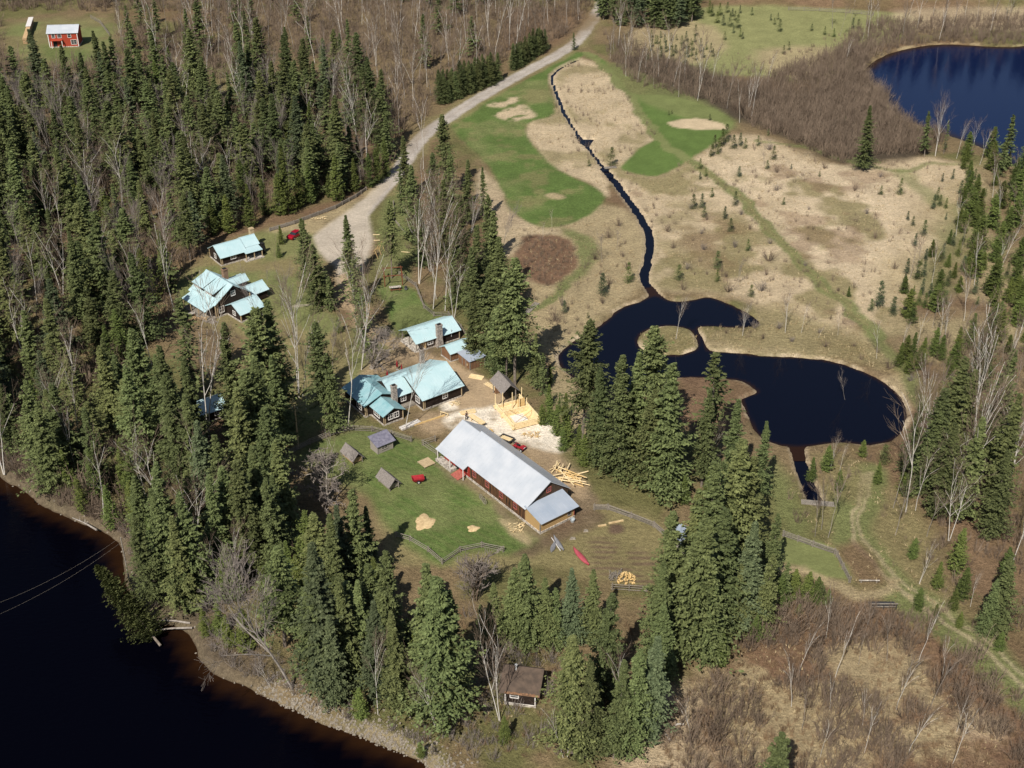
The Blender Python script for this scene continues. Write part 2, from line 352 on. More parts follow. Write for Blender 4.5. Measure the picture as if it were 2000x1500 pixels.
def np_mesh(name, V, k, mats, tint=None, midx=None):
    """V: (n,k,3) separate k-gons"""
    n = V.shape[0]; me = bpy.data.meshes.new(name)
    me.vertices.add(n * k); me.vertices.foreach_set('co', V.astype(np.float32).ravel())
    me.loops.add(n * k); me.loops.foreach_set('vertex_index', np.arange(n * k, dtype=np.int32))
    me.polygons.add(n); me.polygons.foreach_set('loop_start', np.arange(0, n * k, k, dtype=np.int32))
    me.polygons.foreach_set('loop_total', np.full(n, k, np.int32))
    for m in mats: me.materials.append(M[m])
    if midx is not None: me.polygons.foreach_set('material_index', midx.astype(np.int32))
    if tint is not None:
        at = me.attributes.new('tint', 'FLOAT', 'POINT'); at.data.foreach_set('value', np.repeat(tint, k).astype(np.float32))
    me.update(calc_edges=True); MESHV[me.name] = (V, tint, mats[0]); return me
def segs_quads(P0, P1, R0, R1, n=3):
    """tapered n-sided sticks as separate quads: (m*n,4,3)"""
    d = P1 - P0; L = np.linalg.norm(d, axis=1, keepdims=True) + 1e-9; d = d / L
    ref = np.where(np.abs(d[:, 2:3]) > 0.9, np.array([[1., 0, 0]]), np.array([[0, 0, 1.]]))
    a = np.cross(d, ref); a /= np.linalg.norm(a, axis=1, keepdims=True) + 1e-9; b = np.cross(d, a)
    out = []
    for i in range(n):
        t0, t1 = 2 * math.pi * i / n, 2 * math.pi * (i + 1) / n
        e0 = a * math.cos(t0) + b * math.sin(t0); e1 = a * math.cos(t1) + b * math.sin(t1)
        out.append(np.stack([P0 + e0 * R0[:, None], P0 + e1 * R0[:, None], P1 + e1 * R1[:, None], P1 + e0 * R1[:, None]], 1))
    return np.concatenate(out, 0)

# ================================================================== GROUND
rows = 1.0 / np.linspace(1 / math.sqrt(95.0), 1 / math.sqrt(560.0), 720) ** 2
rows = np.concatenate([np.linspace(60, 94, 10), rows, np.linspace(575, 1500, 14)])
ts = np.concatenate([np.linspace(-1.6, -0.62, 14)[:-1], np.linspace(-0.62, 0.62, 600), np.linspace(0.62, 1.6, 14)[1:]])
TT, YY = np.meshgrid(ts, rows); gx = (TT * YY).ravel(); gy = YY.ravel()
wx = gx + (fbm(gx, gy, 6, 5, 3) - 0.5) * 3.5; wy = gy + (fbm(gx, gy, 6, 9, 3) - 0.5) * 3.5
wx2 = gx + (fbm(gx, gy, 2.5, 15, 3) - 0.5) * 0.9; wy2 = gy + (fbm(gx, gy, 2.5, 19, 3) - 0.5) * 0.9
n_big = fbm(gx, gy, 40, 1, 4); n_mid = fbm(gx, gy, 11, 2, 4); n_sm = fbm(gx, gy, 3.0, 3, 3)
COL = {'scrub': (0.205, 0.150, 0.082), 'moss': (0.145, 0.135, 0.055), 'tan': (0.47, 0.37, 0.24), 'tan2': (0.36, 0.285, 0.165),
       'straw': (0.54, 0.43, 0.29), 'lawn': (0.100, 0.148, 0.040), 'lawn2': (0.168, 0.182, 0.070), 'gravel': (0.43, 0.37, 0.295), 'road': (0.40, 0.355, 0.31),
       'dirt': (0.36, 0.265, 0.165), 'dirt2': (0.22, 0.165, 0.105), 'saw': (0.74, 0.66, 0.54), 'red': (0.185, 0.112, 0.070), 'dark': (0.085, 0.066, 0.046),
       'soil': (0.135, 0.092, 0.062), 'fieldgreen': (0.235, 0.235, 0.10), 'stony': (0.27, 0.215, 0.135), 'olive': (0.225, 0.190, 0.090)}
COL = {k: np.array(v) for k, v in COL.items()}
lerp = lambda a, b, t: a * (1 - t[:, None]) + b * t[:, None]
col = lerp(np.tile(COL['scrub'], (len(gx), 1)), COL['moss'], sst(0.42, 0.62, n_mid))
col = lerp(col, COL['red'], sst(0.55, 0.7, n_big) * 0.6)
grain = np.full(gx.shape, 1.0)
def paint(poly_px, c, soft=0.8, amt=1.0, gr=None, fine=False, line=None, mod=None):
    global col, grain
    X, Y = (wx2, wy2) if fine else (wx, wy)
    s = sdf_poly(X, Y, world(smooth_poly(poly_px, 3))) if line is None else sdf_line(X, Y, world(smooth_poly(poly_px, 4, False)), line)
    t = sst(-soft, soft, s) * amt
    if mod is not None: t = t * mod
    cc = COL[c] if isinstance(c, str) else c
    col = lerp(col, cc, t)
    if gr is not None: grain = grain * (1 - t) + gr * t
    return t
MEADOW = [(1178,322),(1225,336),(1290,345),(1345,312),(1410,270),(1500,268),(1640,330),(1800,308),(1900,328),(1900,390),(1840,470),(1790,560),(1730,640),(1700,665),(1560,640),(1490,598),(1400,575),(1290,560),(1272,500),(1250,420)]
TRI = [(1082,145),(1128,112),(1190,142),(1240,205),(1282,264),(1250,292),(1215,328),(1185,322),(1182,385),(1150,358),(1090,330),(1040,282),(1028,240),(1082,222),(1078,175)]
paint([(1360,15),(1560,15),(1760,25),(1800,50),(1700,92),(1640,95),(1590,130),(1560,160),(1480,150),(1420,150),(1330,140),(1280,90),(1320,60)], 'fieldgreen', 2, gr=0.7)
paint([(1230,60),(1360,40),(1420,90),(1330,130),(1240,110)], 'tan2', 3, 0.8)
paint([(1480,100),(1590,90),(1640,110),(1580,150),(1500,140)], 'tan2', 4, 0.8)
paint([(1750,20),(1990,15),(2100,20),(2100,60),(1850,55),(1790,60)], 'tan', 3, 0.7)
paint([(1560,180),(1700,130),(1760,230),(1820,300),(1640,318),(1520,262),(1300,190),(1200,120),(1290,110),(1450,160)], 'dark', 3)
paint([(1000,440),(1180,400),(1250,430),(1275,500),(1260,560),(1200,600),(1120,660),(1085,700),(1060,700),(1035,640),(1030,560),(985,470)], 'tan2', 2)
paint([(940,330),(975,360),(1000,410),(1045,440),(1100,450),(1030,480),(990,500),(960,440),(930,380)], 'tan', 1.5, 0.8)
paint(MEADOW, 'tan', 2.5, gr=0.8)
paint([(1350,330),(1560,290),(1700,330),(1760,420),(1700,520),(1560,480),(1450,400)], 'straw', 5, 0.75, mod=sst(0.35, 0.6, n_mid))
paint([(1560,360),(1700,380),(1780,470),(1720,590),(1600,520),(1540,430)], 'straw', 5, 0.6)
paint(MEADOW, 'olive', 2.5, 0.85, mod=sst(0.55, 0.68, fbm(gx, gy, 14, 33, 4)))
paint(MEADOW, 'red', 2.5, 0.45, mod=sst(0.60, 0.70, fbm(gx, gy, 10, 53, 4)))
paint([(1500,335),(1640,345),(1690,365),(1600,380),(1520,362)], 'red', 3, 0.5, mod=sst(0.45, 0.6, fbm(gx, gy, 5, 57, 3)))
paint([(1280,400),(1480,420),(1530,520),(1480,570),(1360,560),(1290,520)], 'olive', 4, 0.6, mod=sst(0.4, 0.6, n_mid))
paint([(1330,440),(1450,440),(1500,500),(1400,520),(1330,480)], 'red', 4, 0.5, mod=sst(0.45, 0.65, n_mid))
paint([(1700,560),(1800,400),(1900,330),(2020,330),(2020,760),(1850,720),(1760,680)], 'tan2', 4, 0.75, mod=sst(0.3, 0.6, n_mid))
paint(TRI, 'tan', 1.2, gr=0.85)
paint(TRI, 'olive', 2, 0.7, mod=sst(0.5, 0.7, n_mid))
paint([(1030,460),(1095,462),(1130,500),(1105,545),(1050,556),(1018,520),(1012,480)], 'red', 1.2, 1)
paint([(1100,445),(1160,470),(1172,500),(1130,545),(1085,575),(1060,590),(1090,555),(1130,520),(1125,480)], 'lawn2', 1.0, 0.9)
paint([(1110,560),(1085,575),(1060,592),(1040,608)], 'lawn2', 0.5, 0.9, line=2.2)
# pond surroundings
paint([(1480,590),(1600,600),(1700,660),(1790,740),(1800,800),(1770,800),(1700,720),(1600,698),(1380,680),(1370,645),(1480,640)], 'tan2', 1.5, mod=sst(0.25, 0.55, n_mid))
paint([(1500,600),(1700,670),(1760,730),(1690,715),(1560,690),(1400,670),(1390,650)], 'olive', 2, 0.6)
paint([(1235,640),(1370,630),(1375,690),(1290,705),(1240,690)], 'olive', 1, 0.9)
paint([(1330,735),(1450,740),(1485,768),(1440,830),(1330,830)], 'red', 2, 0.8)
paint([(1085,700),(1110,740),(1200,800),(1160,900),(1100,860),(1070,760)], 'tan2', 2, 0.9)
# green bands, tracks
L1 = [(876,236),(930,205),(1000,170),(1060,137),(1105,107),(1142,103),(1128,116),(1075,142),(1072,178),(1082,222),(1028,242),(1040,282),(1090,331),(1150,360),(1183,385),(1150,420),(1090,443),(1040,438),(1000,410),(975,360),(945,312),(905,275)]
paint(L1, 'lawn', 0.7, gr=0.8, fine=True)
paint(L1, 'lawn2', 2, 0.85, mod=sst(0.42, 0.62, fbm(gx, gy, 16, 71, 4)))
paint(L1, 'olive', 2, 0.55, mod=sst(0.55, 0.68, fbm(gx, gy, 7, 72, 4)))
L2 = [(1142,103),(1182,118),(1228,180),(1300,185),(1390,210),(1432,240),(1402,275),(1350,310),(1285,344),(1230,336),(1213,325),(1250,290),(1282,263),(1242,203),(1192,142)]
paint(L2, 'lawn', 0.8, gr=0.35, fine=True)
paint([(1190,120),(1380,200),(1440,245),(1400,250),(1300,215),(1230,185)], 'lawn2', 2, 0.8)
paint([(1305,240),(1330,232),(1380,235),(1425,252),(1380,252),(1325,250)], 'tan', 0.6)
paint([(1062,384),(1085,378),(1106,386),(1085,391)], 'tan2', 0.6)
paint([(955,205),(1000,188),(1012,195),(980,210)], 'tan', 1, mod=sst(0.35, 0.5, n_sm))
paint([(965,225),(1010,205),(1035,210),(1042,228),(1000,236)], 'tan', 1, mod=sst(0.35, 0.5, n_sm))
paint([(1150,105),(1190,140),(1240,205),(1290,275),(1365,325),(1450,390),(1520,470),(1600,552),(1680,620),(1722,662)], 'lawn2', 0.4, 0.95, line=3.0)
paint([(1365,325),(1450,390),(1520,470),(1600,552),(1680,620),(1722,662),(1765,725),(1800,790)], 'olive', 0.6, 0.7, line=1.2)
paint([(1700,640),(1765,725),(1812,800)], 'lawn2', 1.0, 0.8, line=3.4)
paint([(1480,275),(1560,285),(1650,312),(1760,335),(1810,320),(1890,322)], 'lawn2', 0.5, 0.7, line=2)
paint([(1760,335),(1790,365),(1830,390)], 'lawn2', 1.5, 0.6, line=5)
paint([(1880,410),(1850,480),(1830,560)], 'lawn2', 3, 0.5, line=8)
# right-hand lower ground
paint([(1560,1160),(1700,1160),(1820,1200),(2050,1330),(2050,1560),(1250,1560),(1300,1380),(1400,1280),(1500,1200)], 'red', 4, 0.9)
paint([(1260,1400),(1400,1250),(1520,1200),(1700,1200),(1800,1250),(1960,1380),(2000,1480),(1300,1560)], 'tan2', 5, 0.85, mod=sst(0.45, 0.62, fbm(gx, gy, 8, 91, 4)))
paint([(1230,1380),(1340,1330),(1420,1440),(1400,1560),(1230,1560)], 'tan', 3, 0.8, mod=sst(0.35, 0.55, n_mid))
paint([(1880,1390),(1960,1400),(1960,1450),(1880,1430)], 'tan', 2, 0.7)
paint([(1600,940),(1700,920),(1780,980),(1850,1100),(1900,1200),(1830,1180),(1760,1120),(1700,1160),(1640,1120),(1600,1020)], 'olive', 3, 0.8)
paint([(1690,930),(1670,980),(1665,1040),(1700,1090),(1760,1150),(1850,1220),(1940,1290),(2040,1380)], 'lawn2', 1.2, 0.95, line=7.5)
paint([(1690,930),(1668,980),(1668,1040),(1702,1090),(1760,1148),(1850,1216),(1940,1284),(2040,1370)], 'tan', 0.4, 0.62, line=0.85)
paint([(1702,925),(1682,980),(1684,1036),(1720,1084),(1780,1142),(1870,1208),(1960,1276),(2060,1362)], 'tan', 0.4, 0.55, line=0.75)
paint([(1530,1045),(1628,1075),(1658,1135),(1610,1128),(1560,1112),(1525,1080)], 'lawn2', 0.8, 1, gr=0.4)
paint([(1500,1120),(1580,1120),(1660,1158),(1730,1150),(1750,1130)], 'tan2', 0.8, 0.9, line=2)
paint([(1640,1080),(1690,1060),(1735,1130),(1680,1142)], 'red', 1.5, 0.8)
paint([(1520,890),(1560,960),(1570,1040),(1530,1030),(1500,960)], 'lawn2', 2, 0.8)
paint([(1590,890),(1680,900),(1690,960),(1640,980)], 'olive', 2, 0.8)
# homestead clearing
paint([(345,560),(400,500),(420,480),(520,440),(600,430),(640,470),(640,620),(690,640),(720,720),(690,780),(600,870),(560,900),(530,860),(560,760),(540,680),(400,640)], 'olive', 2, 0.9, gr=0.7)
paint([(345,560),(400,500),(520,440),(600,430),(640,600),(560,620),(420,620)], 'lawn2', 2, 0.75, mod=sst(0.3, 0.5, n_mid))
paint([(600,760),(690,780),(700,840),(620,870),(580,860)], 'lawn2', 2, 0.6, mod=sst(0.35, 0.55, n_mid))
paint([(345,575),(390,530),(420,520),(430,545),(380,600),(355,620)], 'lawn2', 1, gr=0.5)
paint([(430,530),(520,505),(600,520),(620,590),(560,600),(520,560),(440,545)], 'lawn2', 1.5, 0.8, mod=sst(0.3, 0.5, n_mid))
paint([(575,600),(640,610),(660,640),(620,655),(580,640)], 'lawn2', 1.5, 0.9)
paint([(745,560),(800,560),(830,600),(870,620),(800,650),(775,640),(750,600)], 'lawn', 1.0, gr=0.8)
paint([(745,560),(800,560),(830,600),(870,620),(800,650),(775,640),(750,600)], 'lawn2', 1.0, 0.8, mod=sst(0.42, 0.62, n_mid))
paint([(690,640),(760,640),(790,660),(720,740),(690,780)], 'lawn2', 1.5, 0.8)
paint([(745,395),(790,360),(800,420),(815,470),(800,540),(760,560),(735,520),(740,450)], 'lawn2', 1.5, 0.85)
paint([(560,895),(640,855),(690,840),(690,800),(600,860)], 'dirt2', 1.5, 0.6)
paint([(400,820),(440,800),(450,870),(410,880)], 'red', 2, 0.8)
LAWN = [(590,880),(640,858),(700,843),(760,848),(845,872),(905,945),(1058,1052),(1020,1078),(985,1082),(940,1075),(900,1082),(862,1106),(790,1060),(745,1010),(715,960),(640,925),(600,900)]
paint([(560,890),(600,905),(700,960),(760,1080),(800,1110),(900,1110),(1060,1110),(1290,1140),(1300,1020),(1160,985),(1060,1050),(800,870)], 'olive', 1.5, 0.9, gr=0.8)
paint(LAWN, 'lawn', 1.5, gr=0.8, fine=True)
stripe = 0.5 + 0.5 * np.sin((gx * 0.62 + gy * 0.78) * 2 * math.pi / 1.7 + fbm(gx, gy, 8, 7, 3) * 4)
paint(LAWN, 'lawn2', 1.5, 0.42, mod=stripe)
paint(LAWN, 'lawn2', 1.5, 0.7, mod=sst(0.48, 0.66, fbm(gx, gy, 9, 73, 4)))
paint([(600,880),(700,900),(730,960),(700,960),(620,925)], 'lawn2', 2, 0.8)
paint([(855,905),(900,950),(1050,1052),(1062,1044),(905,935),(870,912)], 'dirt2', 0.8, 0.75)
paint([(980,1015),(1010,1020),(1045,1055),(1020,1060)], 'tan2', 0.8, 0.9)
plough = 0.5 + 0.5 * np.sin(gy * 2 * math.pi / 1.35 + fbm(gx, gy, 5, 8, 3) * 5)
paint([(1160,1050),(1250,1070),(1290,1090),(1275,1150),(1190,1130),(1140,1070)], 'soil', 1.5, 0.95, mod=(0.15 + 0.85 * plough) * sst(0.25, 0.55, n_sm))
paint([(1183,1025),(1212,1022),(1218,1040),(1190,1046)], 'soil', 0.5, 1)
paint([(1100,985),(1160,990),(1180,1010),(1120,1050),(1040,1085),(1000,1080),(1060,1050)], 'soil', 1, 0.75)
paint([(1120,1000),(1160,1010),(1150,1030)], 'dirt2', 1, 0.6, mod=plough)
paint([(1060,880),(1120,930),(1160,960),(1160,985),(1120,990),(1060,920)], 'dirt2', 1, 0.85)
# road, parking, yard
ROAD = [(1190,-20),(1172,15),(1150,50),(1125,82),(1090,106),(1040,133),(980,166),(920,201),(870,234),(830,262),(800,300),(775,340),(742,375),(712,410),(695,440),(690,500),(688,560)]
paint(ROAD[:13], 'olive', 1.2, 0.8, line=8.5)
paint(ROAD, 'road', 0.5, gr=0.55, fine=True, line=4.6)
paint(ROAD[:14], 'dirt2', 0.35, 0.30, line=0.9, mod=0.4 + 0.6 * n_sm)
paint([(630,500),(612,462),(650,430),(716,383),(745,352),(762,360),(735,395),(720,425),(728,470),(712,520),(700,560),(665,560),(655,520)], 'gravel', 0.9, gr=0.45, fine=True)
paint([(520,450),(620,420),(700,380),(735,365),(650,428),(610,455)], 'tan2', 1.5, 0.9)
paint([(455,455),(540,425),(620,400),(700,378),(690,390),(600,425),(520,448)], 'red', 1.5, 0.7)
paint([(688,540),(690,580),(705,620),(740,655),(790,680),(845,712),(900,745),(950,780)], 'dirt', 1.0, 0.9, gr=0.6, line=4.5)
paint([(655,560),(700,560),(700,600),(660,600)], 'dirt', 1.5, 0.8)
paint([(575,595),(600,592),(630,588)], 'gravel', 0.4, 0.8, line=0.9)
paint([(860,700),(900,712),(940,735),(985,768),(1000,790),(960,805),(900,800),(860,780),(905,760),(860,720)], 'dirt', 1.0, gr=0.5)
paint([(740,690),(790,690),(800,715),(740,735),(700,740)], 'dirt', 1.2, 0.8)
paint([(840,800),(1060,840),(1090,880),(1140,950),(1120,970),(1040,905),(960,850),(900,830),(850,850),(820,830)], 'dirt', 1.5, 0.85, gr=0.7)
saw = sst(0.12, 0.38, fbm(gx, gy, 3.5, 61, 3))
paint([(875,812),(960,790),(1065,820),(1106,856),(1092,886),(1050,876),(1000,862),(960,852),(930,850),(890,840)], 'saw', 1.2, gr=0.8, mod=saw)
paint([(865,785),(885,780),(895,795),(870,800)], 'saw', 0.8, mod=saw)
# far left clearing
paint([(10,60),(60,40),(200,38),(222,70),(200,110),(150,135),(90,125),(20,110)], 'lawn2', 6, gr=0.6, mod=0.5 + 0.5 * sst(0.35, 0.55, n_mid))
col = col * (0.80 + 0.40 * n_sm * (grain[:] * 0 + 1))[:, None]
paint([(75,88),(160,95),(180,115),(110,128)], 'lawn', 3, 0.6)
paint([(335,95),(355,110),(360,130),(345,120)], 'tan', 1.5, 0.8)
paint([(390,125),(440,120),(470,150),(420,150)], 'lawn2', 3, 0.8)
paint([(395,150),(450,150),(460,190),(400,190)], 'olive', 3, 0.8)
# bare-wood floor beyond the spruces
paint([(480,20),(1150,20),(1080,95),(950,150),(860,215),(790,290),(740,250),(690,150),(560,110)], 'scrub', 4, 0.9)
paint([(1000,20),(1150,15),(1100,85),(1040,110),(980,90)], 'red', 4, 0.6)
# shores
s_riv = sdf_poly(wx2, wy2, w_riv, 16.0)
col = lerp(col, COL['dark'] * 1.3, sst(-9, -2, s_riv) * (1 - sst(-42, -28, gx)) * 0.85)
t = sst(-3.0, -0.8, s_riv) * (0.10 + 0.75 * sst(0.4, 0.6, n_sm)) * sst(-42, -26, gx) ; col = lerp(col, COL['stony'], np.clip(t, 0, 1))
t = sst(-1.4, -0.3, s_riv) * (0.25 + 0.5 * sst(-42, -26, gx)); col = lerp(col, COL['stony'] * 0.8, t)
s_pond = np.minimum(sdf_poly(wx2, wy2, w_pond), -sdf_poly(wx2, wy2, w_isl))
t = sst(-1.3, -0.4, s_pond) * sst(0.35, 0.75, n_sm); col = lerp(col, COL['straw'], t)
s_lake = sdf_poly(wx2, wy2, w_lake)
t = sst(-3, -1, s_lake) * sst(0.4, 0.8, n_sm); col = lerp(col, COL['tan2'], t)
s_ca = sdf_line(wx2, wy2, w_ca, 1.0); s_cb = sdf_line(wx2, wy2, w_cb, 2.0); s_out = sdf_line(wx2, wy2, w_out, 2.2); s_pud = sdf_poly(wx2, wy2, w_pud)
s_crk = np.maximum(np.maximum(s_ca, s_cb), np.maximum(s_out, s_pud))
t = sst(-0.9, -0.2, s_crk) * 0.55; col = lerp(col, COL['straw'], t)
# relief
gz = (fbm(gx, gy, 25, 41, 3) - 0.5) * 0.10 + (n_sm - 0.5) * 0.12 * grain
def dig(s, depth, slope): return -depth * sst(-slope, slope * 0.9, s)
gz = gz + dig(s_pond, 1.2, 1.0) + dig(s_lake, 1.6, 2.0) + dig(s_crk, 0.95, 0.45)
gz = gz + 16 * sst(478, 522, gy) * sst(70, 100, gx)
gz = gz + dig(s_riv, 1.9, 2.0) - 1.4 * sst(0, 6, s_riv)
wet = sst(-0.15, 0.4, np.maximum(np.maximum(s_pond, s_lake), s_riv)); col = lerp(col, np.array((0.04, 0.022, 0.012)), wet)
nR, nC = len(rows), len(ts)
ii = np.arange(nR * nC).reshape(nR, nC)
quads = np.stack([ii[:-1, :-1], ii[:-1, 1:], ii[1:, 1:], ii[1:, :-1]], -1).reshape(-1, 4)
gme = bpy.data.meshes.new('ground'); gme.vertices.add(nR * nC)
gme.vertices.foreach_set('co', np.stack([gx, gy, gz], 1).astype(np.float32).ravel())
gme.loops.add(quads.size); gme.loops.foreach_set('vertex_index', quads.astype(np.int32).ravel())
gme.polygons.add(len(quads)); gme.polygons.foreach_set('loop_start', np.arange(0, quads.size, 4, dtype=np.int32)); gme.polygons.foreach_set('loop_total', np.full(len(quads), 4, np.int32))
gme.polygons.foreach_set('use_smooth', np.ones(len(quads), bool))
ca = gme.attributes.new('cover', 'FLOAT_COLOR', 'POINT'); ca.data.foreach_set('color', np.concatenate([col, np.ones((len(col), 1))], 1).astype(np.float32).ravel())
ga = gme.attributes.new('grain', 'FLOAT', 'POINT'); ga.data.foreach_set('value', grain.astype(np.float32))
gme.materials.append(M['ground']); gme.update(calc_edges=True)
g_o = bpy.data.objects.new('ground', gme); C.objects.link(g_o); tag(g_o, kind='structure')

def water(name, x0, x1, y0, y1, z, m, sfun, step, dmax):
    xs = np.arange(x0, x1 + step, step); ys = np.arange(y0, y1 + step, step); X, Y = np.meshgrid(xs, ys); n = X.shape
    s = sfun(X.ravel(), Y.ravel()); dep = sst(-0.3, dmax, s + (fbm(X.ravel(), Y.ravel(), 4, 77, 3) - 0.5) * dmax * 0.5)
    me = bpy.data.meshes.new(name); me.vertices.add(X.size)
    me.vertices.foreach_set('co', np.stack([X.ravel(), Y.ravel(), np.full(X.size, z)], 1).astype(np.float32).ravel())
    i2 = np.arange(X.size).reshape(n); q = np.stack([i2[:-1, :-1], i2[:-1, 1:], i2[1:, 1:], i2[1:, :-1]], -1).reshape(-1, 4)
    keep = (s[q].max(1) > -4.0); q = q[keep]
    me.loops.add(q.size); me.loops.foreach_set('vertex_index', q.astype(np.int32).ravel()); me.polygons.add(len(q))
    me.polygons.foreach_set('loop_start', np.arange(0, q.size, 4, dtype=np.int32)); me.polygons.foreach_set('loop_total', np.full(len(q), 4, np.int32))
    at = me.attributes.new('depth', 'FLOAT', 'POINT'); at.data.foreach_set('value', dep.astype(np.float32))
    me.materials.append(M[m]); me.update(calc_edges=True)
    o = bpy.data.objects.new(name, me); C.objects.link(o); tag(o, kind='structure')
def bbox(P, m=6): return min(p[0] for p in P) - m, max(p[0] for p in P) + m, min(p[1] for p in P) - m, max(p[1] for p in P) + m
x0, x1, y0, y1 = bbox(w_pond); water('pond', x0, x1, y0, y1, Z_POND, 'pondwater', lambda x, y: np.minimum(sdf_poly(x, y, w_pond), -sdf_poly(x, y, w_isl)), 0.7, 0.55)
x0, x1, y0, y1 = bbox(w_lake, 10); water('lake', x0, min(x1, 320), y0, y1, Z_LAKE, 'lakewater', lambda x, y: sdf_poly(x, y, w_lake), 2.0, 3)
water('river', -260, 30, 45, 240, Z_RIVER, 'riverwater', lambda x, y: sdf_poly(x, y, w_riv, 30), 1.5, 3)
cr = w_ca + w_cb; x0, x1, y0, y1 = bbox(cr, 4)
water('creek', x0, x1, y0, y1, Z_CREEK, 'pondwater', lambda x, y: np.maximum(np.maximum(sdf_line(x, y, w_ca, 1.9), sdf_line(x, y, w_cb, 2.9)), sdf_poly(x, y, w_pud)) + 0.9, 0.7, 0.4)
x0, x1, y0, y1 = bbox(w_out, 4)
water('stream', x0, x1, y0, y1, Z_CREEK, 'pondwater', lambda x, y: sdf_line(x, y, w_out, 2.6) + 0.7, 0.7, 0.5)
# ================================================================== BUILDINGS
def root_at(name, label, cat, px, ang, group=None, z=0.0):
    x, y = G(*px); return thing(name, label, cat, (x, y, z), R(ang), group)
def walls(root, x0, x1, y0, y1, h, rh, axis, m, name='wall', z0=0.3, mg=None, asym=0.5):
    """closed body with gables; axis is the way the ridge runs"""
    b = MB()
    if axis == 'x':
        ym = y0 + (y1 - y0) * asym
        b.prism([(y0, z0), (y1, z0), (y1, h), (ym, rh), (y0, h)], x0, x1, 'x')
    else:
        xm = x0 + (x1 - x0) * asym
        b.prism([(x0, z0), (x1, z0), (x1, h), (xm, rh), (x0, h)], y0, y1, 'y')
    mats = [m]
    if mg:
        mats.append(mg); b.m[0] = 1; b.m[1] = 1
    return b.build(name, mats, root)
def roof(root, x0, x1, y0, y1, h, rh, axis, m, over=0.45, th=0.09, name='roof', ribs=0.55, rake=None, asym=0.5):
    """two slabs with standing seams and a ridge cap; h is the wall-plate height at y0/y1 (or x0/x1)"""
    rake = over if rake is None else rake; b = MB()
    if axis == 'x':
        mid = y0 + (y1 - y0) * asym; spans = [(mid, y0), (mid, y1)]; a0, a1 = x0 - rake, x1 + rake
        P = lambda a, p, z: (a, p, z)
    else:
        mid = x0 + (x1 - x0) * asym; spans = [(mid, x0), (mid, x1)]; a0, a1 = y0 - rake, y1 + rake
        P = lambda a, p, z: (p, a, z)
    for pm, pe in spans:
        run = abs(pe - pm); s = (rh - h) / run; d = 1 if pe > pm else -1
        pe2 = pe + d * over; ze = h - s * over + 0.1; zr = rh + 0.1
        b.slab([P(a0, pm, zr), P(a1, pm, zr), P(a1, pe2, ze), P(a0, pe2, ze)], th)
        if ribs:
            n = int((a1 - a0) / ribs)
            for i in range(n + 1):
                a = a0 + (a1 - a0) * i / n; a = min(max(a, a0 + 0.02), a1 - 0.02)
                e = 0.03
                b.slab([P(a - 0.02, pm, zr + e), P(a + 0.02, pm, zr + e), P(a + 0.02, pe2, ze + e), P(a - 0.02, pe2, ze + e)], 0.035)
    o = b.build(name, m, root)
    c = MB(); zt = rh + 0.16
    c.slab([P(a0 - 0.02, mid - 0.14, zt - 0.05), P(a1 + 0.02, mid - 0.14, zt - 0.05), P(a1 + 0.02, mid, zt), P(a0 - 0.02, mid, zt)], 0.02)
    c.slab([P(a0 - 0.02, mid, zt), P(a1 + 0.02, mid, zt), P(a1 + 0.02, mid + 0.14, zt - 0.05), P(a0 - 0.02, mid + 0.14, zt - 0.05)], 0.02)
    c.build('ridge_cap', m, o); return o
def shed_roof(root, x0, x1, y0, y1, z_at_y0, z_at_y1, m, th=0.09, name='roof', ribs=0.55, axis='y'):
    b = MB()
    if axis == 'y':
        b.slab([(x0, y0, z_at_y0), (x1, y0, z_at_y0), (x1, y1, z_at_y1), (x0, y1, z_at_y1)], th)
        n = int((x1 - x0) / ribs)
        for i in range(n + 1):
            a = min(max(x0 + (x1 - x0) * i / n, x0 + 0.02), x1 - 0.02)
            b.slab([(a - 0.02, y0, z_at_y0 + 0.03), (a + 0.02, y0, z_at_y0 + 0.03), (a + 0.02, y1, z_at_y1 + 0.03), (a - 0.02, y1, z_at_y1 + 0.03)], 0.035)
    else:
        b.slab([(x0, y0, z_at_y0), (x1, y0, z_at_y1), (x1, y1, z_at_y1), (x0, y1, z_at_y0)], th)
        n = int((y1 - y0) / ribs)
        for i in range(n + 1):
            a = min(max(y0 + (y1 - y0) * i / n, y0 + 0.02), y1 - 0.02)
            b.slab([(x0, a - 0.02, z_at_y0 + 0.03), (x1, a - 0.02, z_at_y1 + 0.03), (x1, a + 0.02, z_at_y1 + 0.03), (x0, a + 0.02, z_at_y0 + 0.03)], 0.035)
    return b.build(name, m, root)
def foundation(root, x0, x1, y0, y1, h=0.32, m='stone', out=0.12):
    return MB().box(x0 - out, x1 + out, y0 - out, y1 + out, -0.3, h).build('foundation', m, root)
def corner_posts(root, pts, h, m='trim', w=0.13, z0=0.28):
    for x, y in pts:
        MB().box(x - w, x + w, y - w, y + w, z0, h).build('corner_post', m, root)
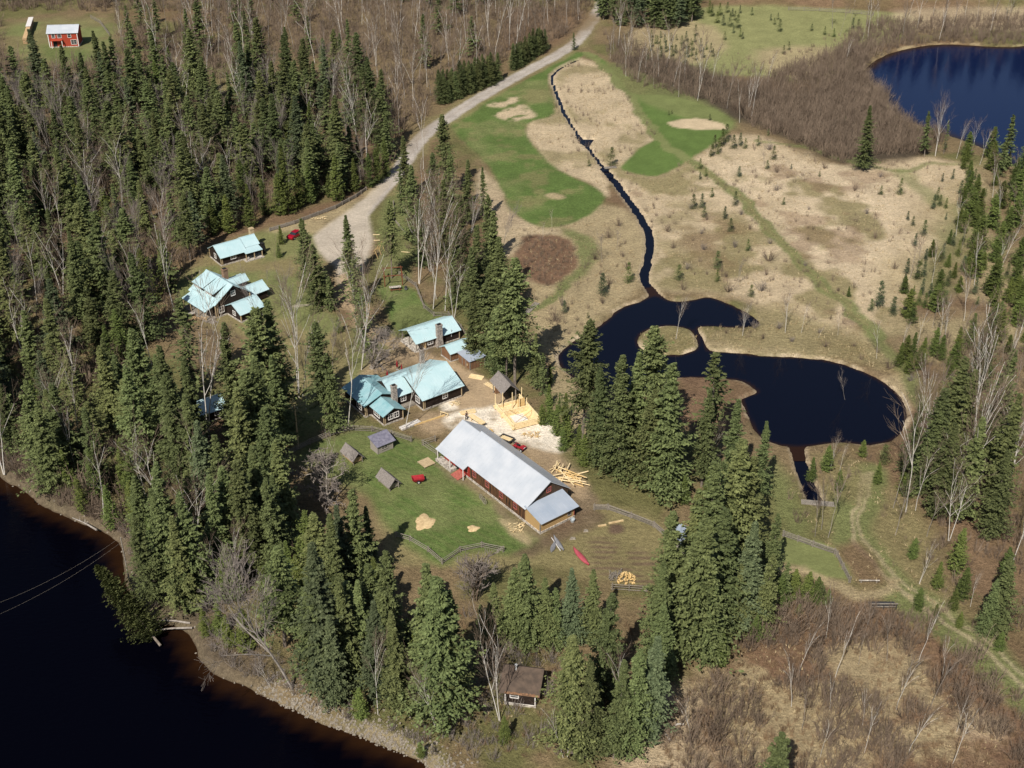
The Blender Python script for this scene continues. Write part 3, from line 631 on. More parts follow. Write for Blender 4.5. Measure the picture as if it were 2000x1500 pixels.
def window(root, face, p, q, z, wd=0.9, ht=1.0, frame='white', bars=2, name='window', fr=0.11):
    """face: 'y-','y+','x-','x+'; q = wall plane, p = centre along the wall, z = sill"""
    s = -1 if face[1] == '-' else 1; f = MB(); g = MB()
    def bx(b, a0, a1, d0, d1, z0, z1):
        d0, d1 = sorted((q + s * d0, q + s * d1))
        if face[0] == 'y': b.box(a0, a1, d0, d1, z0, z1)
        else: b.box(d0, d1, a0, a1, z0, z1)
    a0, a1 = p - wd / 2, p + wd / 2
    bx(f, a0 - fr, a0, -0.02, 0.07, z - fr, z + ht + fr); bx(f, a1, a1 + fr, -0.02, 0.07, z - fr, z + ht + fr)
    bx(f, a0, a1, -0.02, 0.07, z + ht, z + ht + fr); bx(f, a0, a1, -0.02, 0.12, z - fr, z)
    for i in range(1, bars): a = a0 + wd * i / bars; bx(f, a - 0.035, a + 0.035, 0, 0.06, z, z + ht)
    bx(f, a0, a1, 0, 0.055, z + ht * 0.5 - 0.025, z + ht * 0.5 + 0.025)
    fo = f.build(name, frame, root); bx(g, a0, a1, -0.02, 0.025, z, z + ht); g.build('pane', 'glass', fo); return fo
def door(root, face, p, q, z=0.3, wd=0.95, ht=2.0, m='ply'):
    s = -1 if face[1] == '-' else 1; b = MB(); h = MB()
    def bx(b, a0, a1, d0, d1, z0, z1):
        d0, d1 = sorted((q + s * d0, q + s * d1))
        if face[0] == 'y': b.box(a0, a1, d0, d1, z0, z1)
        else: b.box(d0, d1, a0, a1, z0, z1)
    bx(b, p - wd / 2, p + wd / 2, -0.01, 0.08, z, z + ht); bx(b, p - wd / 2 + 0.12, p + wd / 2 - 0.12, 0.08, 0.10, z + 0.2, z + ht * 0.45); bx(b, p - wd / 2 + 0.12, p + wd / 2 - 0.12, 0.08, 0.10, z + ht * 0.55, z + ht - 0.15)
    d = b.build('door', m, root); bx(h, p + wd / 2 - 0.14, p + wd / 2 - 0.08, 0.08, 0.15, z + 0.95, z + 1.05); h.build('handle', 'darkmetal', d); return d
def chimney(root, x, y, z0, z1, w=0.9, d=0.8, m='chimney', cap=True, flare=0.0):
    b = MB(); k = w / 2; e = d / 2
    if flare:
        b.add([(x - k - flare, y - e, z0), (x + k + flare, y - e, z0), (x + k + flare, y + e, z0), (x - k - flare, y + e, z0), (x - k, y - e, z0 + (z1 - z0) * .35), (x + k, y - e, z0 + (z1 - z0) * .35), (x + k, y + e, z0 + (z1 - z0) * .35), (x - k, y + e, z0 + (z1 - z0) * .35)],
              [(0, 3, 2, 1), (4, 5, 6, 7), (0, 1, 5, 4), (1, 2, 6, 5), (2, 3, 7, 6), (3, 0, 4, 7)])
        z0 = z0 + (z1 - z0) * .35 - 0.002
    b.box(x - k, x + k, y - e, y + e, z0, z1 - 0.25); b.box(x - k - .07, x + k + .07, y - e - .07, y + e + .07, z1 - 0.25, z1)
    o = b.build('chimney', m, root)
    if cap:
        MB().box(x - k * .7, x + k * .7, y - e * .7, y + e * .7, z1, z1 + 0.16).build('chimney_cap', 'black', o)
    return o

# ---- long barn with silver roof
t = root_at('barn', 'long brown barn with silver metal roof and a lower board annex', 'barn', (1055, 1043), 38)
y0, y1 = 4.0, 26.9; wx0, wx1 = 0.0, 9.2
walls(t, wx0, wx1, y0, 22.2, 3.0, 6.05, 'y', 'barn_v', mg='barn_g', z0=0.35, asym=0.55)
walls(t, wx0, wx1, 22.2, y1, 2.95, 5.8, 'y', 'barn_v', mg='barn_g', z0=0.35, asym=0.52)
foundation(t, wx0, wx1, y0, 22.3, 0.42)
o = roof(t, wx0, wx1, y0, 22.2, 3.0, 6.1, 'y', 'silver', over=0.3, rake=0.42, ribs=0.9, asym=0.55)
roof(t, wx0, wx1, 22.65, y1 + .9, 2.98, 5.95, 'y', 'silver', over=0.3, rake=0.02, ribs=0.9, asym=0.52, name='roof')
shed_roof(t, -1.35, -0.30, 19.4, 27.7, 2.45, 2.95, 'silver', name='porch_roof', ribs=0.9, axis='x')
for yy in (19.7, 23.6, 27.3): MB().box(-1.22, -1.08, yy - .07, yy + .07, 0.1, 2.4).build('porch_post', 'white', t)
MB().box(-1.5, -0.14, 23.0, 27.6, -0.2, 0.5).build('stone_terrace', 'stone', t)
walls(t, -0.06, 0.3, 19.3, 26.85, 2.6, 2.7, 'y', 'redp', name='red_facing', z0=0.45)
for yy in (6.6, 10.4, 14.3, 18.0): window(t, 'x-', yy, 0.0, 1.35, 0.85, 0.95, 'redframe', 2)
window(t, 'x-', 20.2, -0.06, 1.2, .8, .9, 'redframe', 2); window(t, 'x-', 25.3, -0.06, 1.0, .9, .9, 'redframe', 2)
d = door(t, 'x-', 21.6, -0.06, .4, 1.2, 2.0, 'redp'); door(t, 'x-', 22.9, -0.06, .4, 1.0, 2.0, 'black')
MB().slab([(-1.9, 20.3, 0.15), (-0.15, 20.3, 0.5), (-0.15, 22.4, 0.5), (-1.9, 22.4, 0.15)], 0.12).build('ramp', 'redframe', t)
window(t, 'y-', 5.0, y0, 4.0, .8, .8, 'redframe', 2)
# lean-to annex
b = MB(); b.prism([(0.02, .42), (4.0, .42), (4.0, 3.05), (0.02, 2.15)], 0.05, 7.2, 'x'); b.build('annex_wall', 'ply', t)
MB().box(-0.1, 7.32, -0.1, 3.85, -.3, .42).build('annex_foundation', 'stone', t)
shed_roof(t, -0.1, 7.95, -0.42, 4.15, 2.22, 3.28, 'silver_b', name='annex_roof', ribs=0.9)
MB().box(-.06, .09, -.03, .12, .4, 2.1).build('corner_post', 'oldwood', t); MB().box(7.13, 7.27, -.03, .12, .4, 2.1).build('corner_post', 'redframe', t)
window(t, 'y-', 6.2, 0.02, 1.0, .6, .8, 'oldwood', 1)

# ---- main lodge
t = root_at('lodge', 'largest turquoise-roofed dark log lodge, with two stone chimneys and a front wing', 'lodge', (750, 832), 36)
def house_block(t, x0, x1, y0, y1, h, rh, axis, m='teal', wall='log', over=.45, rake=.45, posts=True, found=True, **k):
    walls(t, x0, x1, y0, y1, h, rh, axis, wall); roof(t, x0, x1, y0, y1, h, rh, axis, m, over=over, rake=rake, **k)
    if found: foundation(t, x0, x1, y0, y1)
def pair(root, x, y, h, sx, sy):   # crossed log ends at a corner
    corner_posts(root, [(x + sx * .0 , y - sy * .12)], h, w=.11); corner_posts(root, [(x + sx * .32, y + sy * .02)], h, w=.11)
house_block(t, 0, 4.1, 0, 5.2, 2.35, 3.35, 'y', 'teal_old', over=.4, rake=.5)
house_block(t, -1.3, 5.9, 4.5, 12.0, 2.7, 4.05, 'y', 'teal_old', over=.4, rake=.45)
house_block(t, 4.4, 9.6, 3.9, 11.1, 2.62, 4.5, 'x', 'teal', over=.4, rake=.1, posts=False)
house_block(t, 8.7, 17.3, 0.1, 11.3, 2.62, 4.9, 'x', 'teal', over=.5, rake=.45)
for x, y in ((0, 0), (4.1, 0), (8.7, .1), (-1.3, 4.5)): corner_posts(t, [(x, y - .1)], 2.3, w=.065); corner_posts(t, [(x + (.36 if x != 4.1 else 0), y - (.02 if x != 4.1 else 0.04))], 2.3, w=.065)
corner_posts(t, [(17.3, .0)], 2.45, w=.07)
window(t, 'y-', 1.5, 0, 1.0, .9, 1.0, bars=2); window(t, 'y-', 2.75, 0, 1.0, .9, 1.0, bars=2); window(t, 'x-', 2.4, 0, 1.0, 1.9, .95, bars=3)
window(t, 'x-', 6.6, -1.3, 1.0, 1.6, .9, bars=2); window(t, 'y-', 6.7, 3.9, 1.1, 1.0, .9, bars=2); window(t, 'x-', 2.0, 8.7, 1.0, 1.3, 1.1, bars=3)
window(t, 'y-', 13.6, .1, 1.1, 1.0, .9, bars=2)
chimney(t, 4.55, 3.55, 0.1, 5.4, .95, .8); chimney(t, 15.5, 11.0, 0.1, 6.0, .8, .7)
MB().box(5.0, 8.5, 2.6, 3.7, 0.0, .55).build('porch_step', 'oldwood', t)

# ---- cabin by the trees (upper left)
t = root_at('log_cabin', 'long turquoise-roofed log cabin at the spruce edge, covered porch at right', 'cabin', (433, 522), 36)
walls(t, 0.2, 6.6, .5, 6.5, 2.3, 4.0, 'x', 'log'); walls(t, 6.6, 10.2, 1.6, 6.4, 2.55, 3.95, 'x', 'log'); foundation(t, .2, 10.2, .5, 6.5)
roof(t, .2, 6.4, .5, 6.5, 2.3, 4.0, 'x', 'teal', over=.5, rake=.25); roof(t, 6.9, 10.3, 1.6, 6.4, 2.55, 3.95, 'x', 'teal', over=.25, rake=.25)
shed_roof(t, 5.8, 10.1, -.95, 1.35, 2.05, 2.45, 'teal', name='porch_roof')
for xx in (5.95, 8.0, 9.95): MB().box(xx - .08, xx + .08, -.8, -.64, .25, 2.0).build('porch_post', 'trim', t)
MB().box(5.6, 10.3, -1.1, .3, -.2, .28).build('porch_floor', 'stone', t)
corner_posts(t, [(.2, .45), (.55, .42), (.15, 6.5)], 2.2, w=.07)
window(t, 'y-', 3.3, .5, 1.1, 1.2, .8, bars=2); window(t, 'x-', 3.4, .2, 1.0, .9, 1.0, bars=2)
chimney(t, 10.6, 5.5, .1, 4.9, 1.0, .9, 'trim', cap=False)
chimney(t, 11.1, 1.2, .1, 2.6, .7, .7, 'black', cap=False)

# ---- middle cabin with the stone chimney
t = root_at('log_cabin', 'turquoise-roofed cabin with a tall fieldstone chimney on its long side and an open porch', 'cabin', (824, 686), 34)
walls(t, .9, 9.0, 0.1, 6.3, 2.3, 3.8, 'x', 'log'); foundation(t, -1.1, 9.0, 0.1, 6.3, .26)
roof(t, -1.2, 9.0, .1, 6.3, 2.3, 3.8, 'x', 'teal', over=.45, rake=.3)
b = MB(); b.prism([(.15, .35), (6.25, .35), (6.25, 2.25), (3.2, 3.75), (.15, 2.25)], .86, .895, 'x'); b.build('porch_wall', 'ply', t)
for yy in (.3, 3.2, 6.1): MB().box(-1.1, -.94, yy - .08, yy + .08, .25, 2.25).build('porch_post', 'oldwood', t)
MB().box(-1.6, -1.0, .1, 6.0, -.1, .2).build('porch_step', 'stone', t)
door(t, 'x-', 3.2, .86, .3, .9, 1.9, 'ply'); window(t, 'y-', 2.1, .1, 1.0, 1.1, .8, bars=2); corner_posts(t, [(.95, .0), (9.0, .0)], 2.2, w=.07)
chimney(t, 4.0, -.32, -.1, 5.1, 1.15, .85, 'chimney', flare=.25)
MB().box(7.0, 7.08, -.1, -.02, 1.2, 3.0).build('stovepipe', 'hub', t)

# ---- woodshed pair
t = root_at('woodshed', 'small turquoise-roofed shed with brown post walls beside the stone-chimney cabin', 'shed', (881, 709), 36)
walls(t, .1, 5.0, .3, 3.6, 2.1, 3.0, 'x', 'brownwall'); roof(t, .1, 5.0, .3, 3.6, 2.1, 3.0, 'x', 'teal', over=.4, rake=.3); foundation(t, .1, 5, .3, 3.6, .2)
corner_posts(t, [(.1, .3), (.1, 3.5)], 2.0, 'oldwood', .08)
t = root_at('woodshed', 'low grey-roofed lean-to shed with dark posts, half under the tall spruces', 'shed', (918, 724), 36)
f0 = G(918, 724); f1 = G(881, 709)
walls(t, .1, 3.6, .15, 4.2, 1.95, 2.0, 'x', 'brownwall', z0=.05); shed_roof(t, -.2, 3.9, -.1, 4.35, 2.08, 2.30, 'silver_b')
corner_posts(t, [(.1, .12), (.1, 1.5), (.1, 2.8), (3.6, .12)], 1.95, 'oldwood', .08, z0=0)
MB().tube((.0, .9, .95), (-.08, .9, .95), .28, .28, 10).build('round_sign', 'firewood', t)

# ---- big house with dormers
t = root_at('farmhouse', 'tall turquoise-roofed log house with dormers and a dark brick chimney', 'house', (449, 617), 44)
walls(t, -2.7, 6.0, 1.0, 10.2, 3.4, 6.4, 'y', 'log', asym=.53); foundation(t, -2.7, 6, 1, 10.2)
roof(t, -2.7, 6.0, 1.0, 10.2, 3.4, 6.4, 'y', 'teal', over=.35, rake=.55, asym=.53)
shed_roof(t, -5.3, -2.75, .9, 10.0, 2.45, 3.25, 'teal', name='porch_roof', axis='x')
for yy in (1.1, 4.0, 7.0, 9.8): MB().box(-5.1, -4.94, yy - .08, yy + .08, .3, 2.45).build('porch_post', 'trim', t)
MB().box(-5.3, -2.84, .7, 10.1, -.1, .38).build('porch_floor', 'oldwood', t)
MB().box(-4.9, -3.4, -.6, .66, -.1, .16).build('porch_step', 'oldwood', t)
# two shed dormers on the left slope
sl = (6.4 - 3.4) / (0.53 * 8.7)
for ya, yb in ((2.4, 5.7), (6.4, 10.3)):
    xf = -1.75; zf = 3.4 + sl * (xf + 2.7)
    b = MB(); b.prism([(xf, zf), (xf, zf + 1.0), (1.3, 6.15), (1.3, 5.6)], ya, yb, 'y'); dm = b.build('dormer', 'log', t)
    shed_roof(dm, xf - .35, 1.75, ya - .2, yb + .2, zf + 1.02, 6.42, 'teal', name='dormer_roof', axis='x')
    window(dm, 'x-', (ya + yb) / 2, xf, zf + .25, .8, .6, bars=2); window(dm, 'x-', (ya + yb) / 2 + 1.1, xf, zf + .25, .8, .6, bars=2)
# dormer and wings on the right slope
b = MB(); b.prism([(3.4, 3.2), (5.4, 3.2), (5.4, 4.3), (4.4, 5.4), (3.4, 4.3)], 4.0, 6.6, 'y')
b = MB(); b.prism([(3.9, 3.2), (6.1, 3.2), (6.1, 4.55), (5.0, 5.4), (3.9, 4.55)], 2.2, 7.6, 'x'); b.build('dormer', 'log', t)
roof(t, 2.2, 7.7, 3.9, 6.1, 4.55, 5.5, 'x', 'teal', over=.3, rake=.2, name='dormer_roof')
walls(t, 5.9, 10.6, 1.2, 5.4, 2.3, 3.5, 'x', 'log', name='wing_wall'); roof(t, 5.9, 10.6, 1.2, 5.4, 2.3, 3.5, 'x', 'teal', over=.4, rake=.35, name='wing_roof')
walls(t, 5.9, 8.8, 7.4, 10.2, 2.3, 3.6, 'x', 'log', name='wing_wall'); roof(t, 5.9, 8.8, 7.4, 10.2, 2.3, 3.6, 'x', 'teal', over=.3, rake=.3, name='wing_roof')
# front extension
walls(t, .1, 5.3, -4.3, 1.0, 2.15, 3.5, 'x', 'log', name='wing_wall'); 
roof(t, .1, 5.6, -4.3, 1.0, 2.15, 3.5, 'x', 'teal', over=.5, rake=.4, name='wing_roof'); foundation(t, .1, 5.3, -4.3, 1.0)
window(t, 'x-', -1.8, .1, .95, .9, .8, bars=2); window(t, 'y-', -1.2, 1.0, 1.0, 1.1, 1.3, bars=2); window(t, 'y-', 2.0, 1.0, 3.9, .9, 1.0, bars=2)
corner_posts(t, [(-2.7, .9), (-2.2, .92)], 3.3, w=.08); corner_posts(t, [(.1, -4.3)], 2.05, w=.1); corner_posts(t, [(6.0, .9)], 3.2, w=.11)
chimney(t, 4.5, 7.6, 3.4, 6.9, 1.1, .9, 'brick')

# ---- little turquoise roof in the wood
t = root_at('hut', 'small hut with a turquoise roof, shaded and half hidden among the tall spruces', 'hut', (392, 830), 36)
walls(t, 0, 5.2, 0, 4.6, 2.2, 3.6, 'x', 'log'); roof(t, 0, 5.2, 0, 4.6, 2.2, 3.6, 'x', 'teal', over=.4, rake=.35); foundation(t, 0, 5.2, 0, 4.6, .2)
window(t, 'y-', 3.4, 0, 1.0, .8, .8, bars=2); corner_posts(t, [(0, 0)], 2.1, w=.07)

# ---- bottom cabin
t = root_at('log_cabin', 'small dark cabin with a flat brown patched roof, alone near the river bank', 'cabin', (1045, 1382), -10)
walls(t, -4.15, 0, 0, 3.6, 2.45, 3.2, 'x', 'log', z0=.35, asym=.95); foundation(t, -4.15, 0, 0, 3.6, .38)
b = MB(); b.slab([(-5.1, -.45, 2.42), (.65, -.45, 2.42), (.65, 3.75, 3.7), (-5.1, 3.75, 3.7)], .14); b.build('roof', 'tar', t)
b = MB(); b.slab([(-5.1, 3.76, 3.7), (.65, 3.76, 3.7), (.65, 4.3, 3.35), (-5.1, 4.3, 3.35)], .12); b.build('roof_back', 'tar', t)
rr = random.Random(4); b = MB()
for i in range(16): x = -4.2 + i * .3; b.slab([(x, -.47, 2.448), (x + .34, -.47, 2.448), (x + .3, -.2 + rr.uniform(-.1, .25), 2.53 + .02), (x + .03, -.15 + rr.uniform(-.1, .25), 2.55)], .02)
b.build('rotten_eave', 'rust', t)
corner_posts(t, [(-4.15, -.02), (0, -.02)], 2.3, 'white', .07, z0=.38); window(t, 'y-', -2.9, 0, 1.45, 1.05, .6, 'white', 1)
MB().box(-4.2, .08, -.08, -.05, .3, .45).build('sill_board', 'white', t)
MB().lathe([(.12, 3.4), (.12, 4.3), (.22, 4.32), (.22, 4.5), (.03, 4.62)], (-3.2, 3.2, 0), 10).build('stovepipe', 'hub', t)

# ---- grey plank shed
t = root_at('garden_shed', 'little pale plank shed with a grey-violet roof on the lawn below the rail fence', 'shed', (738, 888), 38)
walls(t, 0, 3.2, 0, 2.4, 1.75, 2.35, 'x', 'shedwall', z0=0, asym=.9)
shed_roof(t, -.25, 3.75, -.3, 2.75, 1.72, 2.55, 'shed_roof'); window(t, 'y-', 1.5, 0, .75, 1.1, .55, 'shedwall', 2); corner_posts(t, [(0, 0), (3.2, 0)], 1.7, 'shedwall', .06, z0=0)
# ---- two open A-roofed racks
for k, (px, lab) in enumerate((((690, 910), 'open woodshed with a smooth grey shingle roof, nearer to the rail fence'), ((761, 961), 'open woodshed with a striped board roof, standing on short posts near the bare apple tree'))):
    t = root_at('open_shed', lab, 'shed', px, 38)
    roof(t, .1, 2.0, 0, 3.8, 1.25, 2.25, 'y', 'shingle', over=.35, rake=.25, ribs=0 if k == 0 else .3, th=.1)
    for x in (.15, 1.95):
        for y in (.1, 3.7): MB().tube((x, y, -.1), (x, y, 1.3), .08, .08, 6).build('leg', 'oldwood', t)
    MB().box(.1, 2.0, .3, 3.6, .25, 1.1).build('stacked_wood' if k == 0 else 'bin', 'firewood' if k == 0 else 'oldwood', t)
    MB().box(.02, .1, .1, 3.8, .95, 1.15).build('side_board', 'trim' if k == 0 else 'oldwood', t)

# ---- red farmhouse, far left
t = root_at('farmhouse', 'red board house with a pale metal roof and white window frames in the far clearing', 'house', (98, 93), 6)
walls(t, 0, 9.6, 0, 7.0, 4.9, 6.6, 'x', 'redboard'); roof(t, 0, 9.6, 0, 7.0, 4.9, 6.6, 'x', 'silver', over=.4, rake=.5); foundation(t, 0, 9.6, 0, 7, .3)
window(t, 'y-', 1.7, 0, 3.3, 1.0, 1.2, bars=1); window(t, 'y-', 3.7, 0, 3.3, 1.2, 1.1, bars=1); window(t, 'y-', 8.2, 0, 1.0, 1.8, 1.4, bars=2); window(t, 'y-', 7.0, 0, 3.3, 1.0, 1.1, bars=1)
door(t, 'y-', 1.9, 0, .3, 1.3, 2.0, 'black'); MB().box(.9, 4.6, -1.4, -.02, 2.55, 2.7).build('balcony', 'redboard', t)
for xx in (1.0, 4.5): MB().box(xx - .1, xx + .1, -1.35, -1.15, 0, 2.55).build('balcony_post', 'white', t)
corner_posts(t, [(0, -.03), (9.6, -.03)], 4.8, 'white', .12)

# ---- log cabin under construction
t = root_at('unfinished_cabin', 'roofless cabin of fresh yellow logs under construction on the sawdust-covered yard', 'cabin', (1003, 841), 25)
X1, Y1 = 5.1, 7.9; rr = random.Random(3)
def log_wall(root, p, q, n, name='wall', rad=.15, notch=None):
    b = MB(); p, q = Vector(p), Vector(q); d = (q - p).normalized()
    for i in range(n):
        e = rr.uniform(.15, .5); z = .2 + i * rad * 1.86
        b.tube(p - d * e + Vector((0, 0, z)), q + d * e + Vector((0, 0, z)), rad * rr.uniform(.92, 1.08), rad * rr.uniform(.85, 1.0), 8)
    return b.build(name, 'newwood', root)
log_wall(t, (0, 0, .1), (X1, 0, .1), 5); log_wall(t, (0, 0, .24), (0, Y1, .24), 4); log_wall(t, (X1, 0, .24), (X1, Y1, .24), 6); log_wall(t, (0, Y1, .1), (X1, Y1, .1), 3)
log_wall(t, (0, 4.6, .1), (X1, 4.6, .1), 5, 'inner_wall')
MB().box(.1, X1 - .1, .1, Y1 - .1, .0, .3).build('floor', 'saw_floor' if 'saw_floor' in M else 'newwood', t)
MB().box(1.2, 3.8, 1.6, 4.2, .3, .36).build('floor_sheet', 'white', t)
for x, y, h in ((-.1, 7.9, 3.4), (1.2, 7.5, 3.6), (X1, 5.2, 2.8), (2.7, 6.4, 3.9), (3.3, 4.6, 3.5), (X1 + .1, 7.6, 3.7), (1.9, 4.6, 3.2)):
    MB().tube((x, y, .2), (x + .05, y, h), .1, .09, 7).build('post', 'newwood', t)
MB().box(3.2, 4.6, 4.9, 5.0, .3, 3.1).build('board_panel', 'newwood2', t)
b = MB(); b.tube((0, -.1, 1.5), (X1, 2.6, 1.7), .05, .05, 6); b.tube((1.2, 4.4, 1.7), (3.6, .2, 1.6), .05, .05, 6); b.build('brace', 'newwood2', t)
# shingled well roof behind it
t = root_at('shelter', 'small weathered shingle roof on posts, just behind the roofless log cabin', 'shelter', (981, 788), 25)
x0, y0 = G(981, 788)
roof(t, -.1, 2.9, -.5, 4.6, 2.75, 4.1, 'y', 'shingle', over=.35, rake=.3, ribs=0, th=.1)
for x in (0, 2.8):
    for y in (0, 4.1): MB().tube((x, y, -.1), (x, y, 2.8), .12, .11, 7).build('post', 'oldwood', t)
MB().box(0.2, 2.6, 3.5, 3.95, .1, 2.7).build('back_wall', 'brownwall', t)
# ---- tin roof among spruces
t = root_at('shed', 'narrow pale blue metal shed roof showing between two tall spruces right of the rail fence', 'shed', (1338, 1085), 80)
walls(t, 0, 4.5, 0, 2.2, 2.1, 2.5, 'x', 'shedwall', z0=0); roof(t, 0, 4.5, 0, 2.2, 2.1, 2.5, 'x', 'silver_b', over=.25, rake=.25, ribs=.6)
# ================================================================== FENCES AND SMALL THINGS
def fence(label, pts, rails=4, hgt=1.15, span=3.2, rad=.055, m='oldwood', double=True, name='rail_fence'):
    W = [Vector((*G(*p), 0)) for p in pts]; o0 = W[0]; t = thing(name, label, 'fence', o0)
    rr = random.Random(len(pts) * 7 + int(pts[0][0])); nodes = []
    for a, b in zip(W[:-1], W[1:]):
        n = max(1, round((b - a).length / span))
        for i in range(n): nodes.append(a.lerp(b, i / n))
    nodes.append(W[-1]); nodes = [p - o0 for p in nodes]
    for i, p in enumerate(nodes):
        b = MB(); q = nodes[min(i + 1, len(nodes) - 1)] - nodes[max(i - 1, 0)]; q.normalize(); nrm = Vector((-q.y, q.x, 0))
        for s in ((-1, 1) if double else (0,)):
            b.tube(p + nrm * (.13 * s) + Vector((0, 0, -.3)), p + nrm * (.13 * s) + Vector((rr.uniform(-.05, .05), 0, hgt + .15)), .07, .06, 6)
        b.build('post', m, t)
    for a, b in zip(nodes[:-1], nodes[1:]):
        k = MB(); d = (b - a).normalized()
        for r in range(rails):
            z = .22 + (hgt - .25) * r / max(1, rails - 1)
            k.tube(a - d * .25 + Vector((0, 0, z + rr.uniform(-.05, .05))), b + d * .25 + Vector((0, 0, z + rr.uniform(-.05, .05))), rad * rr.uniform(.8, 1.2), rad * rr.uniform(.7, 1.1), 5)
        k.build('rails', m, t)
    return t
fence('long grey split-rail fence along the lawn top, from utility pole to lodge', [(567, 888), (606, 868), (645, 852), (682, 841), (727, 843), (765, 851), (803, 863)])
fence('short grey rail fence corner touching the far end of the silver-roofed barn', [(850, 862), (826, 870), (853, 889)], 3)
fence('sagging low rail fence zigzagging along the bottom of the lawn', [(774, 1049), (801, 1057), (836, 1078), (864, 1102), (899, 1078), (941, 1069), (983, 1078)], 3, 1.0)
fence('curved four-rail fence beyond the vegetable plot, right of the barn annex', [(1161, 996), (1187, 996), (1232, 1012), (1277, 1030), (1306, 1055)], 5)
fence('short rail fence behind the split firewood heap at the bottom of the plot', [(1196, 1152), (1262, 1156)], 3)
fence('grey rail fence edging the small green lawn right of the big spruces', [(1530, 1048), (1587, 1068), (1630, 1083)], 5)
fence('short dark rail fence running down from the corner of the small green lawn', [(1634, 1088), (1646, 1112), (1659, 1138)], 4)
fence('weathered rail fence curving from the red pergola to the stone-chimney cabin', [(780, 538), (812, 560), (828, 602), (848, 618), (876, 617), (900, 642), (915, 665)], 3, 1.0)
fence('dark rough-log fence between the gravel parking and the spruces', [(528, 452), (575, 438), (622, 420), (655, 408), (695, 386), (715, 372)], 6, .9, 2.5, .09)
fence('weathered fence bending below the spruces east of the gravel drive', [(769, 398), (770, 432), (790, 456), (812, 468), (826, 470)], 4, .8)
fence('thin pale fence at the right edge of the far red farmhouse clearing', [(178, 36), (196, 46), (214, 70)], 3, 1.2, 4, .07)
fence('long dark fence at the far edge of the green hayfield', [(1540, 20), (1600, 22), (1660, 26), (1705, 30)], 3, 1.2, 5, .08)

def place(name, label, cat, px, ang=0.0, group=None, z=0.0): return root_at(name, label, cat, px, ang, group, z)
# utility pole
t = place('utility_pole', 'bare leaning utility pole standing at the left end of the lawn fence', 'pole', (583, 876))
MB().tube((0, 0, -.5), (0.1, 0, 9.2), .16, .11, 10).build('shaft', 'trim', t); MB().box(-.55, .65, -.06, .06, 8.5, 8.62).build('crossarm', 'oldwood', t)
for x in (-.45, .55): MB().lathe([(.05, 8.62), (.07, 8.68), (.03, 8.8)], (x, 0, 0), 8).build('insulator', 'hub', t)
# power line over the river
t = thing('power_line', 'pair of thin cables crossing the black river at the lower left', 'cable', (*G(225, 1060, 8), 8.0))
e = Vector((*G(225, 1060, 8), 8.0))
for q, (pa, pb) in enumerate((((232, 1052), (-60, 1198)), ((238, 1058), (-60, 1224)))):
    a = Vector((*G(*pa, 8), 8.0)) - e; c = Vector((*G(*pb, 9), 9.0)) - e; b = MB(); prev = a
    for i in range(1, 13):
        k = i / 12; p = a.lerp(c, k) - Vector((0, 0, 1.2 * 4 * k * (1 - k))); b.tube(prev, p, .010, .010, 4, False); prev = p
    b.build('cable', 'oldwood', t)
t = thing('cable_pole', 'slim wooden pole carrying the river cables at the bank', 'pole', (*G(236, 1052, 8), -.5))
MB().tube((0, 0, 0), (0, 0, 8.7), .13, .1, 8).build('shaft', 'oldwood', t)

def wheel(parent, x, y, z, r, wd, axis='y'):
    d = Vector((0, wd / 2, 0)) if axis == 'y' else Vector((wd / 2, 0, 0)); c = Vector((x, y, z))
    o = MB().tube(c - d, c + d, r, r, 14).build('wheel', 'black', parent); MB().tube(c - d * 1.06, c + d * 1.06, r * .5, r * .5, 10).build('hub', 'hub', o); return o
# ATV (drives away to lower right)
t = place('quad_bike', 'red quad bike parked beside the barn, hitched to the dark trailer of boards', 'quad bike', (1014, 878), -34)
b = MB(); b.prism([(-1.05, .75), (-.95, .98), (-.35, .95), (-.25, .62), (.2, .62), (.35, .92), (.95, .98), (1.15, .72), (1.1, .55), (.6, .5), (-.9, .5)], -.3, .3, 'y'); b.build('body', 'canvas_red', t)
for sx in (-.72, .74):
    for sy in (-1, 1):
        b = MB(); b.prism([(sx - .42, .62), (sx - .3, .86), (sx + .3, .86), (sx + .42, .62), (sx + .36, .6), (sx + .26, .8), (sx - .26, .8), (sx - .36, .6)], sy * .3 if sy > 0 else -.62, .62 if sy > 0 else -.3, 'y'); b.build('fender', 'canvas_red', t)
        wheel(t, sx, sy * .48, .32, .32, .26)
MB().box(-.55, .15, -.18, .18, .92, 1.08).build('seat', 'black', t)
b = MB(); b.tube((.32, 0, .9), (.2, 0, 1.2), .03); b.tube((.2, -.4, 1.22), (.2, .4, 1.22), .025); b.build('handlebar', 'darkmetal', t)
for sy in (-.14, .14): MB().box(1.08, 1.17, sy - .09, sy + .09, .66, .8).build('headlight', 'white', t)
b = MB()
for i in range(5): b.tube((-1.15, -.4 + .2 * i, 1.06), (-.55, -.4 + .2 * i, 1.06), .02, .02, 5)
b.tube((-1.15, -.42, 1.06), (-1.15, .42, 1.06), .02); b.build('rack', 'darkmetal', t)
t = place('trailer', 'dark flat trailer loaded with fresh boards behind the red quad bike', 'trailer', (990, 862), -34)
MB().box(-1.35, 1.2, -.75, .75, .45, .56).build('bed', 'darkmetal', t)
b = MB()
for x0, x1, y0, y1 in ((-1.35, 1.2, -.78, -.74), (-1.35, 1.2, .74, .78), (-1.35, -1.31, -.78, .78), (1.16, 1.2, -.78, .78)): b.box(x0, x1, y0, y1, .56, .85)
b.build('side_rail', 'darkmetal', t)
MB().tube((1.2, 0, .5), (2.1, 0, .5), .05).build('drawbar', 'darkmetal', t)
for x in (-.75, .45): wheel(t, x, -.88, .3, .3, .2); wheel(t, x, .88, .3, .3, .2)
